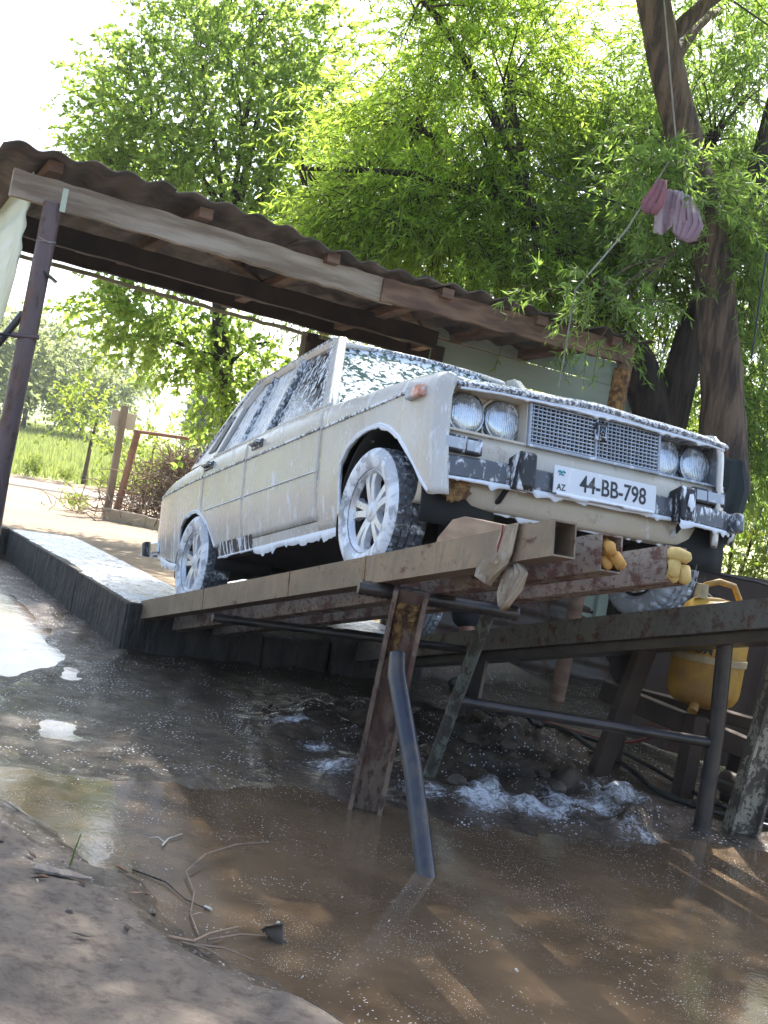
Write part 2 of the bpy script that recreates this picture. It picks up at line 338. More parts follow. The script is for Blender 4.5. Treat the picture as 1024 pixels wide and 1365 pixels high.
# ================================================================== GROUND
BANK = [(-3, -2.75), (-.6, -2.42), (.36, -2.17), (.94, -2.02), (1.21, -1.95), (1.51, -1.87), (1.92, -1.76), (2.34, -1.60), (3.2, -1.25), (5, -.4)]
WATER_Z = -.372
def axis(lo, hi, d0, a, b, g=1.13):
    c = list(np.arange(lo, hi + 1e-6, d0)); s = d0
    while c[-1] < b: s *= g; c.append(c[-1] + s)
    s = d0; L = []; x = lo
    while x > a: s *= g; x -= s; L.append(x)
    return np.array(L[::-1] + c)
def gauss(X, Y, x, y, r): return np.exp(-((X - x) ** 2 + (Y - y) ** 2) / (r * r))
def ground_fields(X, Y):
    bank = np.interp(X, [p[0] for p in BANK], [p[1] for p in BANK])
    w = fbm(X * 2.1, Y * 2.1, 3, 5) * .7 + fbm(X * 8, Y * 8, 3, 15) * .3
    dry = sstep(-.06, .30, bank - Y + w * .35); dryc = sstep(.02, .42, bank - Y + w * .6)
    up = sstep(-2.72, -2.88, X) * sstep(-.92, -.8, Y) * (1 - sstep(1.5, 2.6, Y) * sstep(-6.5, -3.2, X))
    up = np.maximum(up, sstep(-7.3, -7.55, X))
    pud = sstep(.15, .8, X + .35 * fbm(X * 1.3, Y * 1.3, 3, 9) + np.maximum(0, Y + .9) * -.25) * (1 - dry)
    rough = fbm(X * 6, Y * 6, 5, 1)
    z = -.362 + .030 * fbm(X * 1.1, Y * 1.1, 3, 2) + .012 * rough
    z = z - .042 * pud
    ridge = np.abs(fbm(X * .9 + Y * 2.4, Y * 1.0, 3, 12))
    z = z + .018 * (1 - pud) * (1 - dry) * np.maximum(0, .12 - ridge) / .12
    z = z + dry * (.042 + .07 * fbm(X * 2.2, Y * 2.2, 4, 3) + .022 * rough) + .05 * sstep(0, 1.2, bank - Y)
    md = np.zeros_like(X)
    for (x, y, r, h) in ((-.15, .05, .30, .06), (.10, .42, .24, .07), (-.55, .35, .35, .08), (-.95, .75, .4, .08), (.42, .62, .2, .06), (-.3, .9, .35, .05), (-1.1, .1, .4, .06), (.35, -.1, .16, .05), (.62, .30, .18, .05), (-.8, -.45, .3, .05), (.02, -.55, .2, .04)):
        md = md + h * gauss(X, Y, x, y, r)
    lump = np.clip(fbm(X * 9, Y * 9, 4, 21) * 2.2, -1, 1)
    near = sstep(-3, -1.5, X) * (1 - sstep(.6, 1.0, X)) * sstep(-.9, -.3, Y) * (1 - sstep(1.7, 2.4, Y))
    z = z + md * (1 + 1.1 * lump) + .022 * near * np.maximum(0, lump)
    z = z - .034 * sstep(-1.2, -2.2, X) * sstep(-1.2, -1.55, Y) * (1 - dry)
    yard = -.10 + .02 * fbm(X * .8, Y * .8, 4, 6)
    slope = sstep(-1.4, -6, X) * .2 * sstep(1.4, 2.6, Y)
    z = np.where(up > 0, z * (1 - up) + yard * up, z) + slope * (1 - up)
    r = np.hypot(X - 4.7, Y + 3)
    z = z + .033 * np.maximum(0, r - 27) * sstep(-18, -24, X) + .25 * fbm(X * .08, Y * .08, 3, 8) * sstep(24, 60, r)
    foam = np.zeros_like(X)
    for (x, y, r, a) in ((.30, -.42, .16, .9), (.42, -.2, .18, 1.), (.50, .02, .2, 1.), (.44, .28, .22, 1.05), (.34, .55, .2, .9), (.15, .75, .2, .8), (-.75, -.62, .13, .9), (-.38, -.62, .13, .9), (.0, -.72, .17, .85), (-1.95, 1.1, .2, .9), (-1.5, 1.05, .15, .6), (.75, .4, .22, .7), (.95, .15, .25, .55), (-.1, .8, .2, .5), (-.9, 1.3, .25, .5)):
        foam = np.maximum(foam, a * gauss(X, Y, x, y, r))
    foam = np.maximum(foam, .62 * sstep(-1.05, -2.0, X) * sstep(-1.05, -1.5, Y) * (1 - up) * (1 - dry))  # pale suds that also paint the white sky glare on the left floor
    foam = np.maximum(foam, .35 * gauss(X, Y, -.6, -1.35, .9))
    foam = foam * (1 - sstep(.3, .8, up))
    wet = (1 - dryc) * (1 - up)
    far = sstep(-22.5, -24.5, X + 1.2 * fbm(X * .2, Y * .5, 3, 4) + .20 * Y)
    green = np.maximum(far, sstep(3.5, 5, Y) * .6 * sstep(-24, -8, X) * .7)
    return z, foam, wet, green, up
gx = axis(-3.2, 3.4, .022, -420, 60); gy = axis(-3.0, 2.4, .022, -260, 330)
GX, GY = np.meshgrid(gx, gy, indexing='ij')
gz, gfoam, gwet, ggreen, gup = ground_fields(GX, GY)
def ground_z(x, y):
    a = ground_fields(np.array([[float(x)]]), np.array([[float(y)]])); return float(a[0][0, 0])
nx, ny = GX.shape
idx = np.arange(nx * ny).reshape(nx, ny)
F = np.stack([idx[:-1, :-1], idx[1:, :-1], idx[1:, 1:], idx[:-1, 1:]], -1).reshape(-1, 4)

def ground_material():
    m, t, N, L, P = nt_new('mud_ground')
    def at(n):
        a = N.new('ShaderNodeAttribute'); a.attribute_name = n; return a.outputs['Fac']
    v = coord(N, L)
    big = noise(N, L, v, 1.7, 6, .6); fine = noise(N, L, v, 26, 6, .65); mid = noise(N, L, v, 7, 5, .6, .5)
    wetc = mixc(N, L, ramp(N, L, mid, .35, .7), (.075, .052, .033), (.024, .017, .011))
    dryc = mixc(N, L, ramp(N, L, big, .35, .65), (.190, .152, .118), (.120, .096, .076))
    dryc = mixc(N, L, ramp(N, L, fine, .42, .72), dryc, (.075, .056, .044))
    dirt = mixc(N, L, ramp(N, L, noise(N, L, v, .35, 6, .6), .35, .65), (.29, .215, .145), (.22, .165, .11))
    dirt = mixc(N, L, ramp(N, L, mid, .5, .8), dirt, (.17, .125, .085))
    gr = mixc(N, L, ramp(N, L, noise(N, L, v, .5, 5), .35, .65), (.17, .22, .06), (.26, .27, .10))
    wet = at('wet'); up = at('up')
    wetn = ramp(N, L, math_n(N, L, 'ADD', wet, math_n(N, L, 'MULTIPLY', math_n(N, L, 'SUBTRACT', mid, .5), .5)), .15, .75)
    c = mixc(N, L, wetn, dryc, wetc)
    c = mixc(N, L, up, c, dirt)
    gn = ramp(N, L, math_n(N, L, 'ADD', at('green'), math_n(N, L, 'MULTIPLY', math_n(N, L, 'SUBTRACT', noise(N, L, v, 1.2, 4), .5), .7)), .4, .6)
    c = mixc(N, L, gn, c, gr)
    # foam: broken white suds, plus sky glare painted on the left floor
    fo = at('foam')
    fn = noise(N, L, coord(N, L, (1, 1, 1)), 24, 9, .78, .9)
    fm = ramp(N, L, math_n(N, L, 'ADD', math_n(N, L, 'MULTIPLY', fo, .42), fn), .70, 1.02)
    vo = N.new('ShaderNodeTexVoronoi'); vo.inputs['Scale'].default_value = 46; L.new(v, vo.inputs['Vector'])
    sp = math_n(N, L, 'MULTIPLY', ramp(N, L, vo.outputs['Distance'], .16, .26, 1, 0), ramp(N, L, noise(N, L, v, 5, 4), .42, .60))
    sp = math_n(N, L, 'MULTIPLY', sp, math_n(N, L, 'MULTIPLY', wet, .7))
    fm = math_n(N, L, 'MAXIMUM', fm, sp)
    c = mixc(N, L, fm, c, (.72, .74, .78))
    L.new(c, P.inputs['Base Color'])
    rw = ramp(N, L, noise(N, L, v, 4, 5), .3, .7, .04, .20)
    r0 = ramp(N, L, wetn, 0, 1, .9, 0.0)
    rr = math_n(N, L, 'MAXIMUM', r0, rw)
    rr = math_n(N, L, 'MAXIMUM', rr, math_n(N, L, 'MULTIPLY', fm, .5))
    rr = math_n(N, L, 'MAXIMUM', rr, math_n(N, L, 'MULTIPLY', up, .95))
    rr = math_n(N, L, 'MAXIMUM', rr, math_n(N, L, 'MULTIPLY', gn, .95))
    L.new(rr, P.inputs['Roughness'])
    b1 = bump(N, L, noise(N, L, v, 13, 8, .7), .8, .035)
    vb_ = N.new('ShaderNodeTexVoronoi'); vb_.inputs['Scale'].default_value = 58; L.new(v, vb_.inputs['Vector'])
    b2 = bump(N, L, noise(N, L, v, 60, 4, .6), .35, .006, b1)
    b2 = bump(N, L, vb_.outputs['Distance'], .16, .005, b2)
    b3 = bump(N, L, fm, .15, .004, b2)
    L.new(b3, P.inputs['Normal'])
    return m
ground = fast_mesh('ground', np.stack([GX, GY, gz], -1).reshape(-1, 3), F, ground_material(), smooth=True)
for nm, arr in (('foam', gfoam), ('wet', gwet), ('green', ggreen), ('up', gup)):
    a = ground.data.attributes.new(nm, 'FLOAT', 'POINT'); a.data.foreach_set('value', arr.astype(np.float32).ravel())
ground['kind'] = 'structure'; ground['label'] = 'wet muddy wash yard with dirt track and meadow beyond'

def water_material():
    m, t, N, L, P = nt_new('muddy_water')
    v = coord(N, L); n = noise(N, L, v, 2.2, 5, .6)
    c = mixc(N, L, ramp(N, L, n, .35, .65), (.125, .086, .052), (.080, .056, .035))
    vo = N.new('ShaderNodeTexVoronoi'); vo.inputs['Scale'].default_value = 62; L.new(v, vo.inputs['Vector'])
    sp = math_n(N, L, 'MULTIPLY', ramp(N, L, vo.outputs['Distance'], .10, .20, 1, 0), ramp(N, L, noise(N, L, v, 3.3, 5), .44, .60))
    st = ramp(N, L, noise(N, L, v, 8, 8, .75, 2.2), .64, .74, 0, .7)
    v2 = N.new('ShaderNodeTexVoronoi'); v2.inputs['Scale'].default_value = 130; L.new(v, v2.inputs['Vector'])
    sp2 = math_n(N, L, 'MULTIPLY', ramp(N, L, v2.outputs['Distance'], .12, .22, 1, 0), ramp(N, L, noise(N, L, v, 4.1, 6, .65), .47, .62))
    sp = math_n(N, L, 'MAXIMUM', sp, sp2)
    f = math_n(N, L, 'MAXIMUM', math_n(N, L, 'MULTIPLY', sp, .7), st)
    c = mixc(N, L, f, c, (.60, .60, .60)); L.new(c, P.inputs['Base Color'])
    L.new(ramp(N, L, f, 0, 1, .035, .45), P.inputs['Roughness'])
    P.inputs['IOR'].default_value = 1.33
    b1 = bump(N, L, noise(N, L, v, 5, 4), .10, .02); b2 = bump(N, L, noise(N, L, v, 48, 4, .65), .10, .004, b1)
    L.new(bump(N, L, f, .4, .004, b2), P.inputs['Normal'])
    return m
wx = np.arange(-7.1, 4.4, .06); wy = np.arange(-4.6, 1.7, .06); WX, WY = np.meshgrid(wx, wy, indexing='ij')
WZ = np.full_like(WX, WATER_Z) + .0012 * fbm(WX * 3, WY * 3, 2, 4)
ix = np.arange(WX.size).reshape(WX.shape)
WF = np.stack([ix[:-1, :-1], ix[1:, :-1], ix[1:, 1:], ix[:-1, 1:]], -1).reshape(-1, 4)
water = fast_mesh('water', np.stack([WX, WY, WZ], -1).reshape(-1, 3), WF, water_material(), smooth=True)
water['kind'] = 'structure'; water['label'] = 'shallow brown puddle of soapy water'

# pale gravel road crossing behind the yard
rd = MB(); G = []
for i in range(60):
    y = -30 + i * 1.2; xc = -20.4 - .20 * y
    G.append([(xc + dx, y, ground_z(xc + dx, y) + .03) for dx in (-1.5, -.7, .2, 1.0, 1.6)])
road = rd.grid(G).build('road', plain('pale_gravel', (.34, .30, .25), (.28, .24, .19), .95, scale=.8), smooth=60, solid=.2); road['kind'] = 'structure'

# far hills
def hill(cx, cy, rx, ry, h, seed):
    n = 40; G = []
    for i in range(n):
        row = []
        for j in range(n):
            u = (i / (n - 1) - .5) * 2; v = (j / (n - 1) - .5) * 2
            z = h * max(0, 1 - u * u) * max(0, 1 - v * v) * (1 + .5 * float(fbm(np.array([u * 2.]), np.array([v * 2.]), 4, seed)[0])) - 2
            row.append((cx + u * rx, cy + v * ry, z))
        G.append(row)
    o = MB().grid(G).build('hill', M['hill'], smooth=80); o['kind'] = 'structure'; return o
hill(-390, 60, 110, 230, 26, 1); hill(-340, 240, 130, 200, 32, 2); hill(-150, 420, 300, 100, 40, 4); hill(-400, -190, 120, 170, 22, 3)

# ------------------------------------------------------------------ concrete run-up slabs (foam covered)
def slab_mat():
    m, t, N, L, P = nt_new('foam_covered_concrete')
    v = coord(N, L); n = noise(N, L, v, 12, 7, .7, .6)
    f = ramp(N, L, n, .38, .54)
    base = mixc(N, L, ramp(N, L, noise(N, L, v, 4, 5), .4, .6), (.10, .085, .07), (.045, .038, .032))
    L.new(mixc(N, L, f, base, (.74, .76, .80)), P.inputs['Base Color'])
    L.new(ramp(N, L, f, 0, 1, .15, .5), P.inputs['Roughness'])
    L.new(bump(N, L, n, .5, .015), P.inputs['Normal']); return m
M['slab'] = slab_mat()
def slab(y0, y1, label, x1=-2.58):
    s = thing('concrete_slab', label, 'concrete slab', ((-7.2 + x1) / 2, (y0 + y1) / 2, -.4))
    off = Vector(s.location); nxs = 60; nys = 10; G = []
    for i in range(nxs + 1):
        x = -7.2 + (7.2 + x1) * i / nxs; row = []
        for j in range(nys + 1):
            y = y0 + (y1 - y0) * j / nys
            edge = .012 * float(fbm(np.array([x * 5.]), np.array([y * 5.]), 3, 31)[0])
            ee = -.014 if j in (0, nys) else 0
            row.append(Vector((x, y + (edge if j in (0, nys) else 0), -.058 + edge + ee)) - off)
        G.append(row)
    MB().grid(G).build('top', M['slab'], s, smooth=50)
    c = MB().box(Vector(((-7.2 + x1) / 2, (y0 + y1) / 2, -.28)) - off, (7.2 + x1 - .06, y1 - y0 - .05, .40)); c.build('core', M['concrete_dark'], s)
    return s, off
s1, o1 = slab(-1.0, -.33, 'long foam-covered concrete slab with dark streaked side beside the wet floor')
s2, o2 = slab(.40, 1.08, 'second foam-covered concrete slab behind the car on the far side of the trench')
x = -7.2
while x < -2.6:
    w = random.uniform(.7, 1.5); x2 = min(-2.58, x + w); d = random.uniform(0, .02)
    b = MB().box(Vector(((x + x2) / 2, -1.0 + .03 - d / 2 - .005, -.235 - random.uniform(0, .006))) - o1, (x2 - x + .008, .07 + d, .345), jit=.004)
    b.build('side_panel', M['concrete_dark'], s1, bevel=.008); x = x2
fc = MB().box(Vector((-2.575, -.665, -.235)) - o1, (.05, .69, .35), jit=.006); fc.build('end_panel', M['concrete_dark'], s1, bevel=.01)
fc = MB().box(Vector((-2.575, .74, -.235)) - o2, (.05, .69, .35), jit=.006); fc.build('end_panel', M['concrete_dark'], s2, bevel=.01)
wl_ = thing('retaining_wall', 'low dark concrete wall closing the trench under the car', 'wall', (-2.66, .03, -.4))
for k in range(3):
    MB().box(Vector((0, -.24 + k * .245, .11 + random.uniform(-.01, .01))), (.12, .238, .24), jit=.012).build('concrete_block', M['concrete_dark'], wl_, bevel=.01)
# kerb at the far end that closes the wet floor
kb = thing('wet_floor_kerb', 'dark rounded concrete kerb at the far end of the wet floor', 'kerb', (-7.25, -2.6, -.4))
for k in range(8):
    MB().box(Vector((.02 + random.uniform(-.01, .01), 1.38 - k * .46, .175)), (.16, .452, .33), jit=.008).build('kerb_block', M['concrete_dark'], kb, bevel=.03)

# ================================================================== STEEL RAMP
RS = .2126; RZ = .462           # slope and height of the tracks at x = 0
def rz(x, dz=0): return RZ + RS * x + dz
RA = math.atan(RS); RUP = (-math.sin(RA), 0, math.cos(RA))
ramp_t = thing('car_ramp', 'rusty welded steel car ramp of square tubes on slanted legs', 'car ramp', (0.3, 0, -.4))
RO = Vector(ramp_t.location)
def hollow(a, b, w, h, th, name, mat):
    """hollow rectangular tube from a to b, its top centre line through a-b"""
    a = Vector(a) - RO; b = Vector(b) - RO; x = (b - a).normalized(); y = Vector((0, 1, 0)); z = x.cross(y)
    mb = MB(); V = []
    for p in (a, b):
        for (hw, zt, zb) in ((w / 2, 0, -h), (w / 2 - th, -th, -h + th)):
            V += [p + y * (-hw) + z * zt, p + y * hw + z * zt, p + y * hw + z * zb, p + y * (-hw) + z * zb]
    Fq = []
    for i in range(4):
        j = (i + 1) % 4
        Fq += [(i, j, 8 + j, 8 + i), (4 + j, 4 + i, 12 + i, 12 + j), (j, i, 4 + i, 4 + j), (8 + i, 8 + j, 12 + j, 12 + i)]
    return mb.add(V, Fq).build(name, mat, ramp_t)
X0 = -2.66
hollow((X0 + .06, -.89, rz(X0 + .06, .040)), (1.64, -.89, rz(1.64, .040)), .085, .112, .006, 'beam', M['steel_tan'])
hollow((X0, -.68, rz(X0)), (1.60, -.68, rz(1.60, .035)), .085, .12, .006, 'beam', M['steel_pink'])
hollow((X0, -.42, rz(X0)), (1.60, -.42, rz(1.60, .035)), .085, .12, .006, 'beam', M['steel_pink'])
def lz_(x, dz=0): return .463 + .236 * x + dz
for (y, dz, mt) in ((.60, .005, 'steel_green'), (.78, 0, 'steel_green'), (.96, 0, 'steel_dark')):
    hollow((X0, y, lz_(X0, dz)), (1.62, y, lz_(1.62, dz)), .085, .12, .006, 'beam', M[mt])
MB().bar(Vector((-2.4, .62, lz_(-2.4, -.142))) - RO, Vector((1.6, .62, lz_(1.6, -.142))) - RO, .05, .05).build('lower_rail', M['steel_dark'], ramp_t)
for xw in (-1.45, -.32, .42):     # weld seams round the near tube
    c = Vector((xw, -.89, rz(xw, .040 - .056))) - RO
    MB().box(c, (.007, .089, .116), Matrix.Rotation(-RA, 3, 'Y'), jit=.0012).build('weld_seam', M['rust_lump'], ramp_t)
# cross bars
def rebar(a, b, r, name='cross_bar', mat='steel_dark'):
    a = Vector(a) - RO; b = Vector(b) - RO; n = 46; P = []; Rr = []
    for i in range(n + 1):
        P.append(a.lerp(b, i / n)); Rr.append(r * (1.12 if i % 2 else .95))
    MB().tube(P, Rr, 8).build(name, M[mat], ramp_t, smooth=60)
rebar((.53, -1.0, .475), (.70, -.38, .475), .028)
rebar((-1.2, -.95, rz(-1.2, -.13)), (-1.2, 1.0, rz(-1.2, -.13)), .022)
# main leg: an I-section with rust scale
def isec(a, b, w, d, th, name, mat, ang=0):
    a = Vector(a) - RO; b = Vector(b) - RO; x = (b - a).normalized()
    y = Vector((math.cos(ang), math.sin(ang), 0)); y = (y - x * y.dot(x)).normalized(); z = x.cross(y)
    o = None; mb = MB(); R = Matrix((x, y, z)).transposed(); L = (b - a).length; c = (a + b) / 2
    mb.box(c + y * (w / 2), (L, th, d), R); mb.box(c - y * (w / 2), (L, th, d), R); mb.box(c, (L, w - th, th), R)
    return mb.build(name, M[mat], ramp_t), x, y, z
leg, lx, ly, lz = isec((.53, -.80, -.46), (.70, -.86, .50), .115, .11, .018, 'leg', 'steel_brown', ang=1.05)
lump = MB()
top = Vector((.70, -.86, .46)) - RO; bot = Vector((.66, -.845, .24)) - RO
for sx, x0_, L_ in ((-1, 0, 1.), (.72, .0, .45)):
    G = []
    for i in range(22):
        c = top.lerp(bot, i / 21 * L_); row = []
        for j in range(9):
            a = math.pi * j / 8; r = .020 * (1 + random.uniform(-.45, .55)) * (1 - .3 * i / 21)
            row.append(c + ly * (sx * .028 + math.cos(a) * r) - lz * (.008 + .022 * math.sin(a) * (1 + random.uniform(-.5, .5))))
        G.append(row)
    lump.grid(G)
lump.build('rust_scale', M['rust_lump'], leg, smooth=80)
def tube_leg(pts, r, name, mat, n=12):
    return MB().tube([Vector(p) - RO for p in pts], r, n).build(name, M[mat], ramp_t, smooth=50)
b = tube_leg([(.76, -.905, .27), (.80, -.915, .20), (1.05, -.92, -.08), (1.33, -.925, -.46)], [.030, .034, .034, .034], 'brace', 'steel_blue')
tube_leg([(.04, -.27, -.44), (.30, -.34, .06), (.56, -.41, .52)], [.029, .028, .027], 'leg', 'steel_teal')
tube_leg([(.63, .82, -.46), (.63, .80, .06), (.62, .76, .50)], [.040, .036, .036], 'leg', 'steel_dark')
MB().tube([Vector((.63, .82, -.40)) - RO, Vector((.63, .82, -.345)) - RO], [.050, .047], 12).build('foot', M['steel_dark'], ramp_t, smooth=40)
tube_leg([(.22, -.315, .03), (.63, .805, .03)], [.024, .024], 'tie_pipe', 'steel_dark')
isec((.64, 1.02, -.46), (.70, 1.08, .50), .12, .10, .014, 'leg', 'steel_cream', ang=1.25)
tube_leg([(-1.6, .95, -.44), (-1.5, .9, .03)], .022, 'leg', 'post_wood')
MB().bar(Vector((-1.15, .62, -.40)) - RO, Vector((-1.13, .62, .05)) - RO, .06, .06, up=(1, 0, 0)).build('leg', M['steel_dark'], ramp_t)

# ================================================================== THINGS ON THE RAMP
def blob_mesh(mb, c, r, n=10, jit=.12, rot=None):
    c = Vector(c); G = []
    for i in range(n + 1):
        th = math.pi * i / n; row = []
        for k in range(n + 2):
            ph = 2 * math.pi * k / (n + 2); q = 1 + random.uniform(-jit, jit)
            p = Vector((r[0] * math.sin(th) * math.cos(ph), r[1] * math.sin(th) * math.sin(ph), r[2] * math.cos(th))) * q
            if i in (0, n): p = Vector((0, 0, r[2] if i == 0 else -r[2]))
            if rot is not None: p = rot @ p
            row.append(c + p)
        G.append(row)
    return mb.grid(G, closed=True)
def glove(loc, y, label, mat, fingers):
    g = thing('work_glove', label, 'glove', loc)
    for (p0, p1, p2, r) in fingers:
        MB().tube([p0, Vector(p0).lerp(Vector(p1), .6), p1, p2, Vector(p2) + (Vector(p2) - Vector(p1)) * .25], [r * .8, r, r * 1.08, r * .95, r * .3], 10, wob=.05).build('finger', M[mat], g, smooth=70)
    bm = MB(); blob_mesh(bm, (-.05, 0, -.055), (.075, .034, .045)); bm.build('palm', M[mat], g, smooth=80)
    return g
zz = rz(1.60, .035)
glove((1.60, -.42, zz), 0, 'pale yellow glove balled into the open end of the rusty tube', 'glove',
      [((-.05, -.022, -.03), (.03, -.020, -.022), (.048, .015, -.030), .021), ((-.05, .0, -.06), (.028, -.018, -.055), (.036, -.022, -.092), .020), ((-.05, .02, -.08), (.030, .020, -.072), (.045, .022, -.105), .022), ((-.05, -.01, -.09), (.02, -.02, -.09), (.025, .0, -.105), .019)])
glove((1.60, -.68, zz), 0, 'orange-brown glove stuffed into the middle square tube', 'glove_orange',
      [((-.05, -.012, -.04), (.016, -.014, -.038), (.040, -.020, -.056), .017), ((-.05, .008, -.07), (.03, .004, -.066), (.06, .012, -.092), .019), ((-.05, -.02, -.09), (.01, -.02, -.086), (.03, -.010, -.10), .016)])
# rag tied round the near tube: a band, two hanging tails, a red stitched line
rg = thing('rag', 'beige rag knotted round the near tube end with hanging corners', 'rag', (1.42, -.89, rz(1.42, .04)))
def cloth_strip(mb, pts, width, wdir, folds=.008, nw=8):
    G = []; wd = Vector(wdir).normalized()
    for i, p in enumerate(pts):
        p = Vector(p); w = width[i] if hasattr(width, '__len__') else width; row = []
        for j in range(nw + 1):
            t = j / nw - .5
            row.append(p + wd * (w * t) + Vector((0, -1, .2)) * (folds * math.sin(j * 1.9 + i * .8)) )
        G.append(row)
    return mb.grid(G)
mb = MB()
hw = .0475; ht = .006
cloth_strip(mb, [(0, hw, -.06), (0, hw, ht), (0, 0, ht + .004), (0, -hw - .002, ht), (-.004, -hw - .006, -.04), (-.01, -hw - .008, -.09), (-.02, -hw - .012, -.135), (-.03, -hw - .012, -.165)], [.07, .08, .085, .09, .11, .12, .10, .02], (1, 0, RS), .006, 16)
mb.build('band', M['rag'], rg, smooth=70, solid=.004, off=0)
mb = MB()
cloth_strip(mb, [(-.02, -hw - .016, -.09), (-.035, -hw - .02, -.13), (-.05, -hw - .025, -.165), (-.04, -hw - .02, -.195)], [.08, .17, .12, .005], (1, 0, .25), .012, 16)
mb.build('corner', M['rag'], rg, smooth=70, solid=.003, off=0)
mb = MB()
cloth_strip(mb, [(.03, -hw + .02, -.12), (.055, -hw + .01, -.15), (.06, -hw, -.20), (.055, -hw - .006, -.245), (.05, -hw - .006, -.262)], [.07, .13, .11, .05, .004], (1, 0, .35), .014, 16)
mb.build('corner', M['rag'], rg, smooth=70, solid=.003, off=0)
MB().tube([(-.035, -hw - .010, .002), (-.03, -hw - .012, -.03), (-.036, -hw - .013, -.07), (-.03, -hw - .014, -.10)], .0025, 5).build('red_stitching', M['thread_red'], rg)
# wooden wedge chocked in front of the wheel
wg = thing('wooden_chock', 'pale wooden wedge block standing on the track ahead of the front wheel', 'chock', (.78, -.735, rz(.78)))
MB().prism([(-.12, -.062, -.028), (.42, -.062, .088), (.42, -.062, .178), (.09, -.062, .184), (.01, -.062, .165), (-.075, -.062, .090)], (0, .072, 0)).build('block', M['timber_light'], wg, bevel=.004)

# ================================================================== CAR (metres, x forward, y left, z up from the track)
car = thing('saloon_car', 'cream boxy saloon car with four round headlights, covered in soap foam', 'car', (0, 0, .463))
car.rotation_euler = (0, -math.radians(11.7), 0)
HW = [(-3.17, .66), (-3.155, .71), (-3.12, .745), (-3.0, .768), (-2.8, .785), (-2.3, .80), (.40, .80), (.56, .795), (.605, .785), (.625, .768), (.635, .745), (.637, .725)]
ZT = [(-3.2, .80), (-2.9, .835), (-2.5, .862), (-2.0, .876), (-1.04, .886), (-.45, .870), (-.28, .861), (.36, .825), (.56, .805), (.605, .795), (.63, .775), (.64, .765)]
ZL = [(-3.2, .40), (-3.0, .34), (-2.60, .255), (-2.522, .250), (-2.520, .30), (-2.510, .42), (-2.485, .485), (-2.40, .530), (-2.277, .550), (-2.18, .545), (-2.087, .514), (-1.99, .450), (-1.92, .377), (-1.85, .300), (-1.802, .245),
      (-1.79, .245), (-.215, .25), (-.212, .30), (-.210, .47), (-.195, .53), (-.14, .590), (-.05, .630), (.06, .645), (.16, .642), (.25, .612), (.346, .556), (.42, .488), (.487, .41), (.54, .345), (.578, .300), (.60, .295), (.64, .30)]
BASE = [(.20, .945), (.25, .952), (.31, .972), (.42, .988), (.535, 1.0), (.548, .995), (.70, .998), (.735, 1.001), (.755, 1.001), (.80, 1.0), (.95, 1.0)]
SHO = [(0, .935), (.008, .955), (.022, .975), (.045, .991), (.08, 1.0), (.9, 1.0)]
def side_y(x, z):
    zt = lerp_pts(ZT, x); return lerp_pts(HW, x) * lerp_pts(BASE, z) * lerp_pts(SHO, max(0, zt - z))
def tpf(s, x): return 1 - .085 * float(sstep(.05, .62, np.array(x))) if s > 0 else 1.
def side_panel(name, x0, x1, s, mat='paint', zmin=None, top_in=None, zmax=None):
    xs = {x0, x1}
    for L_ in (ZL, HW, ZT):
        for (x, _) in L_:
            if x0 < x < x1: xs.add(x)
    n = max(2, int((x1 - x0) / .03))
    for i in range(n): xs.add(x0 + (x1 - x0) * i / n)
    xs = sorted(xs); G = []
    tp = lambda x: tpf(s, x)
    for x in xs:
        zl = lerp_pts(ZL, x)
        if zmin is not None: zl = max(zl, zmin)
        zt = lerp_pts(ZT, x)
        if zmax is not None: zt = min(zt, zmax)
        col = []
        for k in (0, .06, .14, .24, .36, .48, .58, .66, .74, .82, .88, .93, .965, .985, 1):
            z = zl + (zt - zl) * k
            col.append((x, s * side_y(x, z) * tp(x), z))
        if top_in:
            for yy, dz in top_in: col.append((x, s * min(yy, side_y(x, zt) - .002) * tp(x), zt + dz))
        G.append(col)
    return MB().grid(G, flip=(s < 0)).build(name, M[mat], car, smooth=32, solid=.014)
